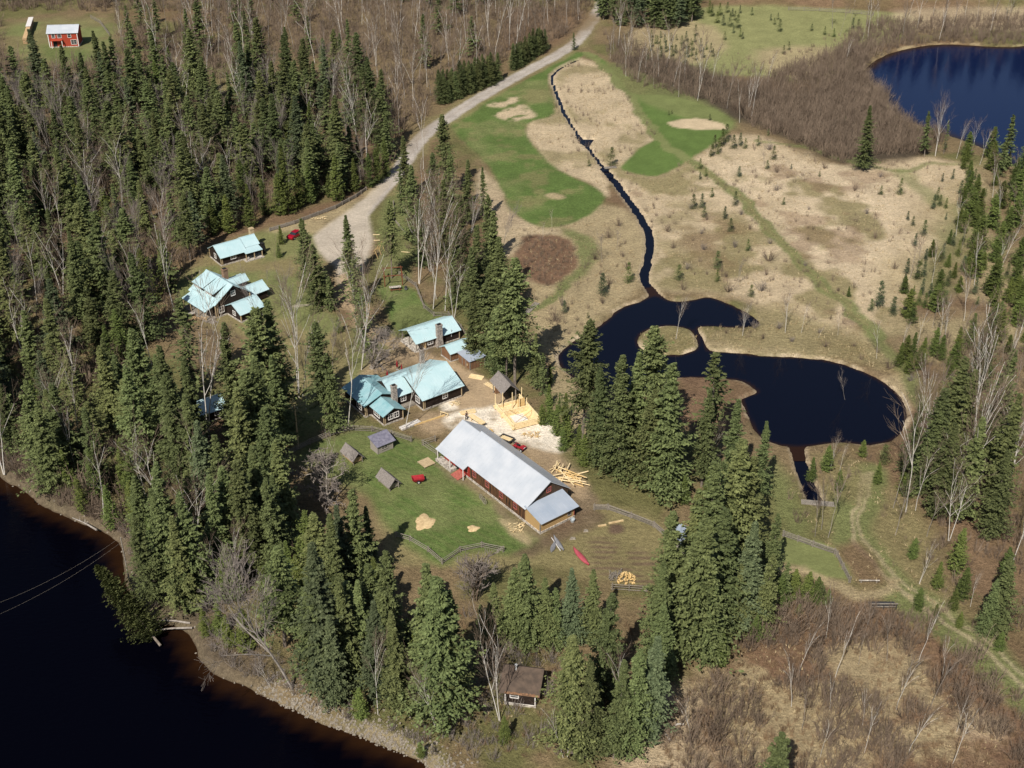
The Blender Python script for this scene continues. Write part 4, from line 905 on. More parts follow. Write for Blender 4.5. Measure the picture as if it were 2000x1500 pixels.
t2 = place('board_stack', 'fresh pale boards lying on the dark trailer', 'boards', (990, 862), -34); rr = random.Random(8)
t2.location.z = .56
for i in range(7):
    a = rr.uniform(-.12, .12); y = -.5 + .16 * i; MB().box(-1.2 + rr.uniform(-.1, .2), 1.1 + rr.uniform(-.3, .1), y, y + .13, .01 + .05 * (i % 2), .06 + .05 * (i % 2)).build('board', 'newwood', t2)
# garden cart
t = place('garden_cart', 'small red two-wheeled tipping cart alone on the lawn', 'cart', (818, 941), 12)
b = MB(); b.add([(-.9, -.5, .4), (.7, -.5, .4), (.7, .5, .4), (-.9, .5, .4), (-1.2, -.75, .95), (.95, -.75, .95), (.95, .75, .95), (-1.2, .75, .95), (-1.12, -.68, .93), (.87, -.68, .93), (.87, .68, .93), (-1.12, .68, .93), (-.85, -.45, .46), (.65, -.45, .46), (.65, .45, .46), (-.85, .45, .46)],
    [(0, 3, 2, 1), (0, 1, 5, 4), (1, 2, 6, 5), (2, 3, 7, 6), (3, 0, 4, 7), (4, 5, 9, 8), (5, 6, 10, 9), (6, 7, 11, 10), (7, 4, 8, 11), (8, 9, 13, 12), (9, 10, 14, 13), (10, 11, 15, 14), (11, 8, 12, 15), (12, 13, 14, 15)])
b.build('tub', 'canvas_red', t); wheel(t, -.1, -.66, .33, .33, .16); wheel(t, -.1, .66, .33, .33, .16); MB().tube((.9, 0, .5), (1.7, 0, .35), .04).build('drawbar', 'darkmetal', t)
# red car behind the spruces
t = place('parked_car', 'dark red car parked on the grass behind the clump of spruces by the log cabin', 'car', (577, 463), 60)
prof = [(-2.25, .42), (-2.28, .85), (-2.0, 1.0), (-1.1, 1.05), (-.55, 1.45), (.9, 1.5), (1.7, 1.05), (2.2, .95), (2.3, .45)]
b = MB(); b.prism([(p, z) for p, z in prof if z < 1.2], -.88, .88, 'y'); b.build('body', 'car_red', t)
b = MB(); b.add([(-1.15, -.84, 1.04), (1.65, -.84, 1.04), (1.65, .84, 1.04), (-1.15, .84, 1.04), (-.55, -.68, 1.46), (.95, -.68, 1.5), (.95, .68, 1.5), (-.55, .68, 1.46)], [(0, 1, 5, 4), (1, 2, 6, 5), (2, 3, 7, 6), (3, 0, 4, 7)]); b.build('window_band', 'glass', t)
MB().box(-.55, .95, -.69, .69, 1.46, 1.53).build('roof', 'car_red', t)
for x in (-1.4, 1.4): wheel(t, x, -.82, .33, .33, .2); wheel(t, x, .82, .33, .33, .2)
for y in (-.6, .6): MB().box(2.2, 2.31, y - .18, y + .18, .65, .8).build('headlight', 'white', t); MB().box(-2.3, -2.24, y - .18, y + .18, .68, .82).build('tail_light', 'redp', t)
# canoes
def canoe(t, L, Wd, m, flip=True, name='hull'):
    V = []; F = []; n = 14; k = 9
    for i in range(n + 1):
        u = i / n * 2 - 1; w = Wd / 2 * (1 - abs(u) ** 2.4) + .015; h = .34 + .16 * u ** 4
        for j in range(k):
            a = math.pi * j / (k - 1); y = -w * math.cos(a); z = math.sin(a) ** .8 * h
            V.append((u * L / 2, y, z))
    for i in range(n):
        for j in range(k - 1): F.append((i * k + j, (i + 1) * k + j, (i + 1) * k + j + 1, i * k + j + 1))
    o = MB().add(V, F).build(name, m, t, True); md = o.modifiers.new('t', 'SOLIDIFY'); md.thickness = .03
    b = MB(); b.tube((-L / 2, 0, .36), (L / 2, 0, .36), .03, .03, 6); b.build('keel', m, t); return o
t = place('canoe', 'faded red canoe lying upside down on the grass by the ploughed plot', 'canoe', (1135, 1088), -62); canoe(t, 4.9, .95, 'canoe_red')
t = place('canoe', 'shorter grey canoe lying upside down near the barn annex, on the left', 'canoe', (1080, 1070), 76); canoe(t, 2.6, .8, 'canoe_grey')
t = place('canoe', 'longer grey canoe lying upside down near the barn annex, on the right', 'canoe', (1091, 1062), 112); canoe(t, 4.0, .7, 'canoe_grey')
MB().box(-1.8, 1.8, .42, .52, .02, .12).build('beam', 'white', t)
t = place('wash_tub', 'grey round tub standing against the right corner of the barn annex', 'tub', (1118, 1019))
MB().lathe([(.3, 0), (.42, .5), (.45, .52), (.45, .56), (.39, .54), (.28, .08)], (0, 0, 0), 16).build('tub', 'tin', t)
# log heap, timbers
def sticks(t, n, L, spread, rad, m, seed, zmax=.6, a0=0, da=60, name='log'):
    rr = random.Random(seed)
    for i in range(n):
        a = R(a0 + rr.uniform(-da, da)); l = L * rr.uniform(.6, 1.1); x, y = rr.uniform(-spread[0], spread[0]), rr.uniform(-spread[1], spread[1]); z = .12 + zmax * i / n
        d = Vector((math.cos(a) * l / 2, math.sin(a) * l / 2, rr.uniform(-.1, .12)))
        r = rad * rr.uniform(.8, 1.2); MB().tube(Vector((x, y, z + r)) - d, Vector((x, y, z + r)) + d, r, r * .85, 8).build(name, m, t)
t = place('log_pile', 'criss-crossed heap of peeled yellow logs behind the barn annex', 'log pile', (1112, 938), 0)
sticks(t, 10, 5.6, (1.5, 1.4), .12, 'newwood', 5, .9, 5, 70); sticks(t, 6, 5.4, (1.2, 1.6), .10, 'newwood2', 6, 1.2, -40, 22)
t = place('log_pile', 'smaller stack of peeled logs at the upper left of the criss-crossed heap', 'log pile', (1090, 915), 0); sticks(t, 9, 2.6, (.7, .8), .1, 'newwood', 7, .6, 65, 25)
t = place('plank_stack', 'pale plank stack under the tall spruces by the grey lean-to shed', 'planks', (931, 737), -20)
for i in range(6): MB().box(-1.5 + .1 * (i % 2), 1.4, -.7 + .22 * i, -.5 + .22 * i, .02 + .08 * (i % 3), .1 + .08 * (i % 3)).build('plank', 'newwood', t)
t = place('plank_stack', 'narrow run of fresh planks on the dirt yard left of the shingle shelter', 'planks', (962, 757), -48)
for i in range(5): MB().box(-2.2 + .3 * (i % 2), 1.8, -.4 + .2 * i, -.24 + .2 * i, .02 + .1 * (i % 2), .1 + .1 * (i % 2)).build('plank', 'newwood', t)
t = place('timber_rack', 'trestles holding squared yellow timbers beside the person on the sawdust yard', 'timbers', (932, 826), -50)
for x in (-1.2, 1.2):
    b = MB(); b.box(x - .06, x + .06, -.6, .6, .6, .72); b.tube((x, -.5, 0), (x, -.3, .62), .05); b.tube((x, .5, 0), (x, .3, .62), .05); b.build('trestle', 'newwood2', t)
for i in range(3): MB().box(-2.0, 1.9, -.5 + .36 * i, -.24 + .36 * i, .72, .95).build('timber', 'newwood', t)
t = place('timber_rack', 'yellow beams resting on blocks at the back edge of the sawdust yard', 'timbers', (915, 806), 20)
for i in range(3): MB().box(-1.6, 1.4, -.5 + .4 * i, -.28 + .4 * i, .15, .36).build('timber', 'newwood', t)
b = MB(); b.box(-1.2, -1.0, -.6, .7, 0, .15); b.box(.9, 1.1, -.6, .7, 0, .15); b.build('block', 'newwood2', t)
t = place('scrap_heap', 'loose heap of off-cut wood right below the roofless log cabin', 'scrap wood', (1038, 852), 0); sticks(t, 26, 1.1, (1.5, .9), .05, 'newwood2', 21, .3, 0, 90, 'offcut')
t = place('scrap_heap', 'pale pile of shavings and off-cuts against the front wall of the lodge', 'scrap wood', (888, 790), 0); sticks(t, 18, .9, (1.0, .6), .05, 'newwood', 22, .3, 0, 90, 'offcut')
t = place('scrap_heap', 'yellow heap of short timber ends at the barn wall beside the trestles', 'scrap wood', (956, 845), 0); sticks(t, 14, .8, (.8, .4), .07, 'newwood2', 23, .4, 0, 90, 'offcut')
t = place('lumber_stack', 'long white-topped stack of boards lying below the lodge front wing', 'boards', (800, 832), 40)
for i in range(5): MB().box(-2.0, 2.2, -.6 + .25 * i, -.37 + .25 * i, .05, .35).build('board', 'white' if i % 2 else 'stone', t)
t = place('beam', 'long pale beam lying on the ground between the board stack and the lodge corner', 'beam', (838, 822), 32); MB().box(-3.4, 3.4, -.12, .12, 0, .24).build('beam_body', 'newwood2', t)
t = place('sawhorse', 'yellow sawhorse left of the barn roof on the dirt', 'sawhorse', (868, 812), -30)
MB().box(-.9, .9, -.06, .06, .6, .72).build('top_beam', 'newwood', t)
for x in (-.7, .7):
    for y in (-.35, .35): MB().tube((x, y, 0), (x, 0, .62), .05, .05, 5).build('leg', 'newwood', t)
rr = random.Random(12)
t = place('firewood_heap', 'round heap of bright split firewood on the ploughed plot', 'firewood', (1222, 1132), 0)
for i in range(60):
    a, r = rr.uniform(0, 6.28), rr.uniform(0, 1) ** .6 * 1.6; z = max(0, .9 * (1 - r / 1.7)) * rr.uniform(.2, 1); d = Vector((rr.uniform(-1, 1), rr.uniform(-1, 1), rr.uniform(-.4, .4))).normalized() * .22; c = Vector((r * math.cos(a), r * math.sin(a), z + .12))
    MB().tube(c - d, c + d, .12, .11, 6).build('split_log', 'newwood2', t)
t = place('firewood_heap', 'greyer weathered heap of branches beside the bright split firewood', 'firewood', (1203, 1128), 0); sticks(t, 26, 1.8, (1.0, .8), .05, 'oldwood', 31, .5, 80, 35, 'branch')
t = place('firewood_heap', 'scatter of short firewood on dry grass at the near end of the barn', 'firewood', (1010, 1032), 0); sticks(t, 30, .7, (1.3, 1.2), .06, 'newwood', 33, .15, 60, 60, 'split_log')
t = place('firewood_heap', 'thin scatter of pale chips beside the gravel parking by the rough-log fence', 'firewood', (622, 427), 0); sticks(t, 24, .6, (1.8, .8), .06, 'newwood', 34, .1, 60, 90, 'split_log')
for sd_, (px, rx, ry, lab) in enumerate((((829, 1020), 1.75, 2.3, 'larger flattened patch heap of sawdust on the lawn'), ((924, 1032), 1.05, .95, 'smaller yellow heap of sawdust on the lawn nearer the barn'))):
    t = place('sawdust_heap', lab, 'sawdust', px, 0); V = [(0, 0, .22)]; F = []; n = 26; rr = random.Random(sd_ if isinstance(sd_, int) else 3)
    for ring, (k, z) in enumerate(((.45, .17), (.8, .09), (1.0, -.06))):
        for i in range(n):
            a = 2 * math.pi * i / n; q = k * (1 + .14 * math.sin(3 * a + rx) + .10 * math.sin(5 * a) + rr.uniform(-.05, .05)); V.append((rx * q * math.cos(a), ry * q * math.sin(a), z + rr.uniform(-.03, .03)))
    F += [(0, 1 + i, 1 + (i + 1) % n) for i in range(n)]
    for r_ in range(2): F += [(1 + r_ * n + i, 1 + (r_ + 1) * n + i, 1 + (r_ + 1) * n + (i + 1) % n, 1 + r_ * n + (i + 1) % n) for i in range(n)]
    MB().add(V, F).build('heap', 'sawdust', t, True)
t = place('deck', 'square tan wooden platform at the far-left end of the barn', 'platform', (834, 907), 38)
MB().box(-1.1, 1.2, -.9, 1.4, .22, .32).build('deck_top', 'trim', t); 
for x in (-1, 1.05):
    for y in (-.8, 1.3): MB().box(x - .07, x + .07, y - .07, y + .07, -.2, .22).build('leg', 'oldwood', t)
t = place('wagon_wheels', 'pair of old spoked wagon wheels leaning by the stone foot of the barn', 'wheels', (946, 984), 38)
for dx in (0, 1.2):
    b = MB(); n = 18; ring = [(dx * .2 - .0, dx + .55 * math.cos(2 * math.pi * i / n), .56 + .55 * math.sin(2 * math.pi * i / n)) for i in range(n)]
    for i in range(n): b.tube(ring[i], ring[(i + 1) % n], .05, .05, 5)
    for i in range(0, n, 3): b.tube((dx * .2, dx, .56), ring[i], .03, .03, 4)
    b.build('wheel', 'oldwood', t)
# pergola with picnic table
t = place('pergola', 'reddish wooden frame pergola at the end of the spruce shadow', 'pergola', (752, 560), 10)
for x, y in ((0, 0), (3.9, 0), (.2, 4.0), (4.1, 4.0)): MB().box(x - .1, x + .1, y - .1, y + .1, 0, 2.5).build('post', 'pergola', t)
for a, b_ in (((-.3, -.08, 2.5), (4.2, .08, 2.66)), ((-.1, 3.92, 2.5), (4.4, 4.08, 2.66)), ((-.08, -.3, 2.66), (.08, 4.3, 2.8)), ((3.9, -.3, 2.66), (4.06, 4.3, 2.8))): MB().box(a[0], b_[0], a[1], b_[1], a[2], b_[2]).build('beam', 'pergola', t)
t = place('picnic_table', 'picnic table standing in front of the reddish pergola', 'table', (772, 566), 12)
MB().box(-1.3, 1.3, -.45, .45, .72, .78).build('tabletop', 'stone', t)
for y in (-.8, .8): MB().box(-1.3, 1.3, y - .14, y + .14, .42, .47).build('bench', 'pergola', t)
for x in (-.9, .9):
    b = MB(); b.tube((x, -.85, 0), (x, -.2, .72), .05); b.tube((x, .85, 0), (x, .2, .72), .05); b.tube((x, -.85, .4), (x, .85, .4), .04); b.build('leg', 'pergola', t)
t = place('barrel', 'rounded dark barrel beside the picnic table', 'barrel', (793, 566))
MB().lathe([(.3, 0), (.38, .4), (.3, .85)], (0, 0, 0), 14).build('drum', 'darkmetal', t); MB().lathe([(.31, .3), (.39, .33), (.39, .38), (.31, .4)], (0, 0, 0), 14).build('hoop', 'hub', t)
t = place('swing_frame', 'bright yellow peeled-pole A-frame beside the drive, left of the lone spruce', 'frame', (733, 505), 75)
for x in (0, 2.2, 4.4):
    for y in (-.7, .7): MB().tube((x, y, 0), (x, 0, 2.1), .07, .06, 6).build('leg', 'newwood2', t)
MB().tube((-.5, 0, 2.1), (4.9, 0, 2.1), .08, .07, 6).build('top_pole', 'newwood2', t)
for k, (px, an, l) in enumerate((((735, 459), 0, 1.6), ((736, 470), 5, 1.5), ((790, 460), -15, 1.4), ((792, 493), -10, 2.0))):
    t = place('loose_pole', ['short yellow pole on the grass, farthest of the two at the drive edge', 'short yellow pole on the grass, nearer of the two at the drive edge', 'short yellow pole lying right of the lone spruce', 'long yellow pole lying at the edge of the spruce shadow'][k], 'pole', px, an)
    MB().tube((-l / 2, 0, .1), (l / 2, 0, .1), .09, .08, 7).build('shaft', 'newwood', t)
# closed red parasols
for k, (px, h, lab) in enumerate((((785, 731), 2.3, 'tall closed red parasol behind the lodge, on the right'), ((757, 741), 2.0, 'closed red parasol behind the lodge, on the left'), ((776, 722), 2.2, 'thin pale red closed parasol just behind the two bigger ones'))):
    t = place('parasol', lab, 'parasol', px, 0, 'closed red parasols behind the lodge'); MB().tube((0, 0, 0), (0, 0, h + .1), .025, .02, 6).build('pole', 'white', t)
    MB().lathe([(.17, .7), (.2, .9), (.13, h * .75), (.04, h), (.01, h + .12)], (0, 0, 0), 10).build('canopy', 'canvas_red', t); MB().lathe([(.3, 0), (.3, .08), (.05, .12)], (0, 0, 0), 12).build('base', 'stone', t)
# footbridges, bench
for k, (px, an, L, lab, m) in enumerate((((1597, 984), -8, 5.5, 'dark plank footbridge where the outlet stream leaves the pond', 'oldwood'), ((1037, 604), 62, 6.0, 'narrow weathered boardwalk at the end of the curving grass track', 'oldwood'), ((1192, 328), 12, 3.4, 'tiny plank bridge over the creek by the small spruce', 'oldwood'))):
    t = place('footbridge', lab, 'footbridge', px, an)
    b = MB(); n = int(L / .3)
    for i in range(n): b.box(-L / 2 + i * L / n, -L / 2 + (i + .88) * L / n, -.6, .6, .18, .25)
    b.build('planks', m, t)
    for y in (-.5, .5): MB().tube((-L / 2, y, .1), (L / 2, y, .1), .1, .1, 6).build('beam', m, t)
t = place('railing', 'dark low footbridge railing at the right end of the sandy path', 'railing', (1725, 1190), 0)
for x in (-1.9, 0, 1.9): MB().box(x - .07, x + .07, -.07, .07, 0, 1.1).build('post', 'darkmetal', t)
MB().box(-2.0, 2.0, -.05, .05, .45, .62).build('rail', 'oldwood', t); MB().box(-2.1, 2.1, -.1, .1, 1.05, 1.13).build('rail', 'oldwood', t)
MB().box(-2.0, 2.0, .25, 1.5, .1, .25).build('planks', 'darkmetal', t)
t = place('log_bench', 'low pale log rail beside the round sandy patch on the grass track', 'log', (1697, 1138), -1)
MB().tube((-1.6, 0, .45), (1.6, .02, .45), .11, .1, 8).build('log', 'stone', t)
for x in (-1.2, 1.2): MB().tube((x, 0, 0), (x, 0, .4), .1, .1, 7).build('stump', 'oldwood', t)
# small planters / boxes on the plot
for k, (px, an, w_, lab) in enumerate((((1203, 1020), 18, 1.3, 'long pale board edging at the top of the small dark bed'), ((1176, 1027), 15, .7, 'short pale board left of the small dark bed'), ((1144, 1037), 10, .5, 'flat pale stone on the plot between the annex and the dark bed'), ((1118, 1052), 10, .6, 'flat pale stone nearest the grey canoes'))):
    t = place('edging_board' if k < 2 else 'flat_stone', lab, 'board' if k < 2 else 'stone', px, an)
    b = MB()
    if k < 2: b.box(-w_, w_, -.14, .14, -.05, .2)
    else: b.add([(-w_, -.3, -.05), (w_ * .8, -.35, -.05), (w_, .2, -.05), (-.2, .4, -.05), (-w_ * .8, -.2, .16), (w_ * .6, -.25, .14), (w_ * .8, .12, .15), (-.15, .3, .17)], [(0, 3, 2, 1), (4, 5, 6, 7), (0, 1, 5, 4), (1, 2, 6, 5), (2, 3, 7, 6), (3, 0, 4, 7)])
    b.build('slab', 'sawdust' if k < 2 else 'rock', t)
# porch clutter of the dormer house
t = place('patio_table', 'small pale table on the ground left of the dormer house porch', 'table', (372, 618), 20)
MB().box(-1.1, 1.1, -.5, .5, .7, .76).build('tabletop', 'stone', t)
for x in (-.9, .9):
    for y in (-.4, .4): MB().box(x - .05, x + .05, y - .05, y + .05, 0, .7).build('leg', 'pergola', t)
t = place('firewood_heap', 'tumbled dark firewood at the front of the dormer house porch', 'firewood', (390, 626), 0); sticks(t, 26, .9, (1.6, .7), .08, 'firewood', 41, .4, 30, 80, 'split_log')
# far left: long covered woodpile
t = place('woodpile', 'long narrow woodpile half covered by a white tarpaulin, left of the far red house', 'woodpile', (50, 86), 103)
b = MB(); rr = random.Random(9)
for i in range(64):
    for j in range(6): b.tube((i * .4, -.7, .2 + j * .34), (i * .4 + rr.uniform(-.1, .1), .7, .2 + j * .34), .18, .17, 6)
b.build('stacked_logs', 'firewood', t); MB().box(14, 25.9, -.85, .85, 2.16, 2.24).build('tarpaulin', 'white', t)
# the person on the sawdust yard
def person(px, face, label):
    t = place('person', label, 'person', px, face)
    J = [((0, 0, .95), .15), ((0, 0, 1.15), .14), ((.03, 0, 1.38), .17), ((.06, 0, 1.52), .07), ((.08, 0, 1.60), .085), ((.09, 0, 1.70), .095), ((.09, 0, 1.77), .06),
         ((0, .10, .9), .10), ((.12, .13, .5), .065), ((.02, .14, .08), .05), ((.2, .15, .03), .04),
         ((0, -.10, .9), .10), ((-.04, -.12, .5), .065), ((-.14, -.13, .08), .05), ((.04, -.14, .03), .04),
         ((.04, .2, 1.42), .07), ((.1, .26, 1.15), .048), ((.32, .2, 1.05), .036),
         ((.04, -.2, 1.42), .07), ((.12, -.26, 1.15), .048), ((.34, -.18, 1.08), .036)]
    E_ = [(0, 1), (1, 2), (2, 3), (3, 4), (4, 5), (5, 6), (0, 7), (7, 8), (8, 9), (9, 10), (0, 11), (11, 12), (12, 13), (13, 14), (2, 15), (15, 16), (16, 17), (2, 18), (18, 19), (19, 20)]
    def chain(name, JJ, EE, m, par, sub=1, rootv=0):
        me = bpy.data.meshes.new(name); me.from_pydata([j[0] for j in JJ], EE, []); me.materials.append(M[m]); o = bpy.data.objects.new(name, me); C.objects.link(o); o.parent = par
        s = o.modifiers.new('skin', 'SKIN'); s.use_smooth_shade = True
        for i, j in enumerate(JJ): me.skin_vertices[0].data[i].radius = (j[1], j[1]); me.skin_vertices[0].data[i].use_root = (i == rootv)
        if sub: q = o.modifiers.new('sub', 'SUBSURF'); q.levels = sub; q.render_levels = sub
        return o
    body = chain('body', J, E_, 'skin', t)
    sc = lambda ids, k: [(J[i][0], J[i][1] * k) for i in ids]
    chain('trousers', sc([0, 7, 8, 9, 11, 12, 13], 1.22), [(0, 1), (1, 2), (2, 3), (0, 4), (4, 5), (5, 6)], 'cloth', t)
    chain('jacket', sc([0, 1, 2, 15, 16, 18, 19], 1.22), [(0, 1), (1, 2), (2, 3), (3, 4), (2, 5), (5, 6)], 'cloth', t)
    for s in (-1, 1):
        h = Vector((.34, .19 * s, 1.06))
        for f in range(4):
            L_ = (.075, .085, .08, .065)[f]; a = h + Vector((.04, (f - 1.5) * .018, 0)); chain('finger', [(tuple(a), .009), (tuple(a + Vector((L_ * .6, 0, -.01))), .008), (tuple(a + Vector((L_, 0, -.04))), .007)], [(0, 1), (1, 2)], 'skin', body, 0)
        chain('thumb', [(tuple(h + Vector((0, -.03 * s, 0))), .01), (tuple(h + Vector((.04, -.055 * s, -.01))), .009)], [(0, 1)], 'skin', body, 0)
    b = MB(); b.lathe([(.105, 0), (.112, .05), (.09, .11), (.03, .14)], (.075, 0, 1.70), 12); b.build('hair', 'hair', t, True)
    b = MB(); b.tube((.175, 0, 1.70), (.20, 0, 1.675), .015, .02, 6); b.build('nose', 'skin', body)
    for s in (-1, 1):
        MB().tube((.165, .035 * s, 1.715), (.178, .035 * s, 1.715), .012, .012, 6).build('eye', 'black', body); MB().tube((.08, .09 * s, 1.69), (.08, .108 * s, 1.69), .03, .025, 6).build('ear', 'skin', body)
    MB().box(.165, .178, -.03, .03, 1.645, 1.655).build('mouth', 'redframe', body)
    for s, x in ((1, .08), (-1, -.06)): MB().box(x - .1, x + .2, .14 * s - .06, .14 * s + .06, 0, .1).build('boot', 'black', t)
person((911, 819), -40, 'person in dark work clothes standing by the trestles on the sawdust yard')
# white driftwood on the bank
for k, (px, an, L, lab) in enumerate((((165, 1022), -34, 6, 'pale fallen trunk lying along the river edge, upper left bank'), ((1325, 1418), 10, 1.4, 'short white driftwood stub on dry grass, the farther one'), ((1302, 1440), -65, 1.8, 'longer white driftwood limb on dry grass, the nearer one'), ((340, 1213), -8, 5, 'pale upper dead log jutting from the bank over the river'), ((335, 1228), 6, 6, 'pale lower dead log jutting from the bank over the river'))):
    t = place('fallen_log', lab, 'log', px, an, z=-.3 if k in (0, 3, 4) else 0)
    b = MB(); b.tube((-L / 2, 0, .15), (0, .1, .3), .09, .13, 7); b.tube((0, .1, .3), (L / 2, 0, .2), .13, .17, 7); b.build('stem', 'birch' if k in (1, 2) else 'greybark', t)
    b = MB(); b.tube((-L * .2, .05, .25), (-L * .3, .5, .7), .05, .02, 5); b.tube((L * .1, 0, .3), (0, -.5, .6), .05, .02, 5); b.build('branch_stub', 'greybark', t)
# ================================================================== TREES
def spruce_mesh(name, seed, h=20.0, r=2.9, base=.08, dens=15, power=.85, droop=.5, leaf=1.0, ragged=.25, mat_='spruce', clumps=5, per=4, lift=0.0):
    g = np.random.default_rng(seed); n = int(h * dens)
    f = np.sort(g.random(n) ** 0.92); z = h * (base + (1 - base) * f)
    L = r * np.clip((1 - f), 0.015, 1) ** power * (1 + g.normal(0, ragged, n)).clip(.35, 1.6) + .12
    L *= 1 + .18 * np.sin(f * 23 + seed) ; L *= np.where(f < .12, .55 + 3.7 * f, 1)
    az = g.random(n) * 2 * math.pi
    lob = 1 + .16 * np.sin(3 * az + seed) + .12 * np.sin(5 * az + f * 9 + seed * 2); L *= lob
    out = []; tints = []
    dirh = np.stack([np.cos(az), np.sin(az), np.zeros(n)], 1); lat = np.stack([-np.sin(az), np.cos(az), np.zeros(n)], 1)
    slope = np.interp(f, [0, .6, 1], [-droop, -droop * .4, .7])
    for c in range(clumps):
        t = (c + .7) / clumps
        for k in range(per):
            tt = np.clip(t + g.normal(0, .09, n), .08, 1.05)
            zc = z + L * (slope * tt + (.22 + lift) * tt ** 2)
            p = dirh * (L * tt)[:, None]; p[:, 2] = zc
            side = g.normal(0, .28, n) * (.35 + L * .24) * (1.15 - tt * .5)
            p = p + lat * side[:, None]; p[:, 2] -= np.abs(side) * .25 + g.random(n) * .18
            ang = g.normal(0, .75, n); ax = dirh * np.cos(ang)[:, None] + lat * np.sin(ang)[:, None]
            ax[:, 2] += -.25 + g.normal(0, .28, n); ax /= np.linalg.norm(ax, axis=1, keepdims=True)
            up = np.stack([g.normal(0, .45, n), g.normal(0, .45, n), np.ones(n)], 1)
            wv = np.cross(ax, up); wv /= np.linalg.norm(wv, axis=1, keepdims=True)
            ln = (leaf * (.30 + .34 * g.random(n)) * (h / 20) ** .5)[:, None]; wd = (leaf * (.09 + .12 * g.random(n)) * (h / 20) ** .5)[:, None]
            out.append(np.stack([p - ax * ln * .45, p + wv * wd + ax * ln * .1, p + ax * ln * .75, p - wv * wd + ax * ln * .1], 1))
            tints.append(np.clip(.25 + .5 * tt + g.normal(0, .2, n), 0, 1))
    V = np.concatenate(out); T = np.concatenate(tints)
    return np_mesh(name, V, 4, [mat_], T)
def trunk_mesh(name, h, r, m, seed, taper=.12):
    g = np.random.default_rng(seed); k = 9; P = np.zeros((k, 3)); P[:, 2] = np.linspace(-.4, h, k); P[1:, :2] += np.cumsum(g.normal(0, .03 * h / 20, (k - 1, 2)), 0)
    Rr = np.linspace(r, r * taper, k); V = segs_quads(P[:-1], P[1:], Rr[:-1], Rr[1:], 7); return np_mesh(name, V, 4, [m])
def bare_skel(seed, h=14, spread=.5, forks=1, bole=.4, lvl=4, nb=7, r0=.14, lean=0.0, curl=.12):
    """limb segments of a leafless tree: list of (p0,p1,r0,r1,level)"""
    g = random.Random(seed); S = []
    def grow(p, d, L, r, lv):
        n = 4 if lv < 2 else 2; pts = [p]; rr = [r]
        for i in range(n):
            cu = curl if lv else curl * .4
            d = (d + Vector((g.gauss(0, cu), g.gauss(0, cu), g.gauss(0, curl * .5) + (.06 if lv > 0 else 0)))).normalized()
            q = pts[-1] + d * (L / n); r1 = r * (1 - .75 * (i + 1) / n); S.append((pts[-1], q, rr[-1], max(r1, .012), lv)); pts.append(q); rr.append(max(r1, .012))
        if lv >= lvl: return
        k = nb if lv == 0 else (5 if lv == 1 else 4)
        for j in range(k):
            t = g.uniform(bole if lv == 0 else .2, 1.0); i = min(int(t * n), n - 1); q = pts[i].lerp(pts[i + 1], t * n - i)
            a = g.uniform(0, 2 * math.pi); s = spread * g.uniform(.7, 1.3); ax = d.orthogonal().normalized(); ax.rotate(__import__('mathutils').Quaternion(d, a))
            dd = (d * math.cos(s) + ax * math.sin(s)).normalized()
            grow(q, dd, L * (g.uniform(.34, .5) if lv == 0 else g.uniform(.42, .62)), max(rr[i] * .55, .012), lv + 1)
    for f in range(forks):
        a = g.uniform(0, 6.28); k = 0 if forks == 1 else .09
        cl0 = None; grow(Vector((.15 * math.cos(a) * (forks > 1), .15 * math.sin(a) * (forks > 1), -.3)), Vector((k * math.cos(a) + lean, k * math.sin(a), 1)).normalized(), h * g.uniform(.85, 1.0), r0, 0)
    return S
def bare_meshes(name, seed, bark, twig, minr=.022, **k):
    S = bare_skel(seed, **k)
    def mk(sel, sides, nm, m, mr):
        A = [s for s in S if sel(s[4])]
        P0 = np.array([tuple(s[0]) for s in A]); P1 = np.array([tuple(s[1]) for s in A]); R0 = np.array([max(s[2], mr) for s in A]); R1 = np.array([max(s[3], mr * .7) for s in A])
        return np_mesh(nm, segs_quads(P0, P1, R0, R1, sides), 4, [m])
    return mk(lambda l: l < 2, 5, name + '_trunk', bark, .035), mk(lambda l: l >= 2, 3, name + '_crown', twig, minr)
def shrub_quads(seed, h=2.5, stems=14, sp=.45, r=.016, sub=4):
    g = np.random.default_rng(seed); P0 = []; P1 = []; r0 = []; r1 = []
    for i in range(stems):
        a = g.random() * 6.28; t = abs(g.normal(0, sp)); d = np.array([math.cos(a) * t, math.sin(a) * t, 1.0]); d /= np.linalg.norm(d); L = h * g.uniform(.6, 1.1)
        b = np.array([math.cos(a) * .25 * g.random(), math.sin(a) * .25 * g.random(), -.1]); m = b + d * L * .5 + g.normal(0, .05, 3); e = m + (d + g.normal(0, .12, 3)) * L * .5
        P0 += [b, m]; P1 += [m, e]; r0 += [r * 1.6, r]; r1 += [r, r * .5]
        for j in range(sub):
            s = m + (e - m) * g.random() if g.random() < .7 else b + (m - b) * g.uniform(.4, 1); q = d + g.normal(0, .45, 3); P0.append(s); P1.append(s + q / np.linalg.norm(q) * L * g.uniform(.2, .4)); r0.append(r * .8); r1.append(r * .4)
    return segs_quads(np.array(P0), np.array(P1), np.array(r0), np.array(r1), 3)

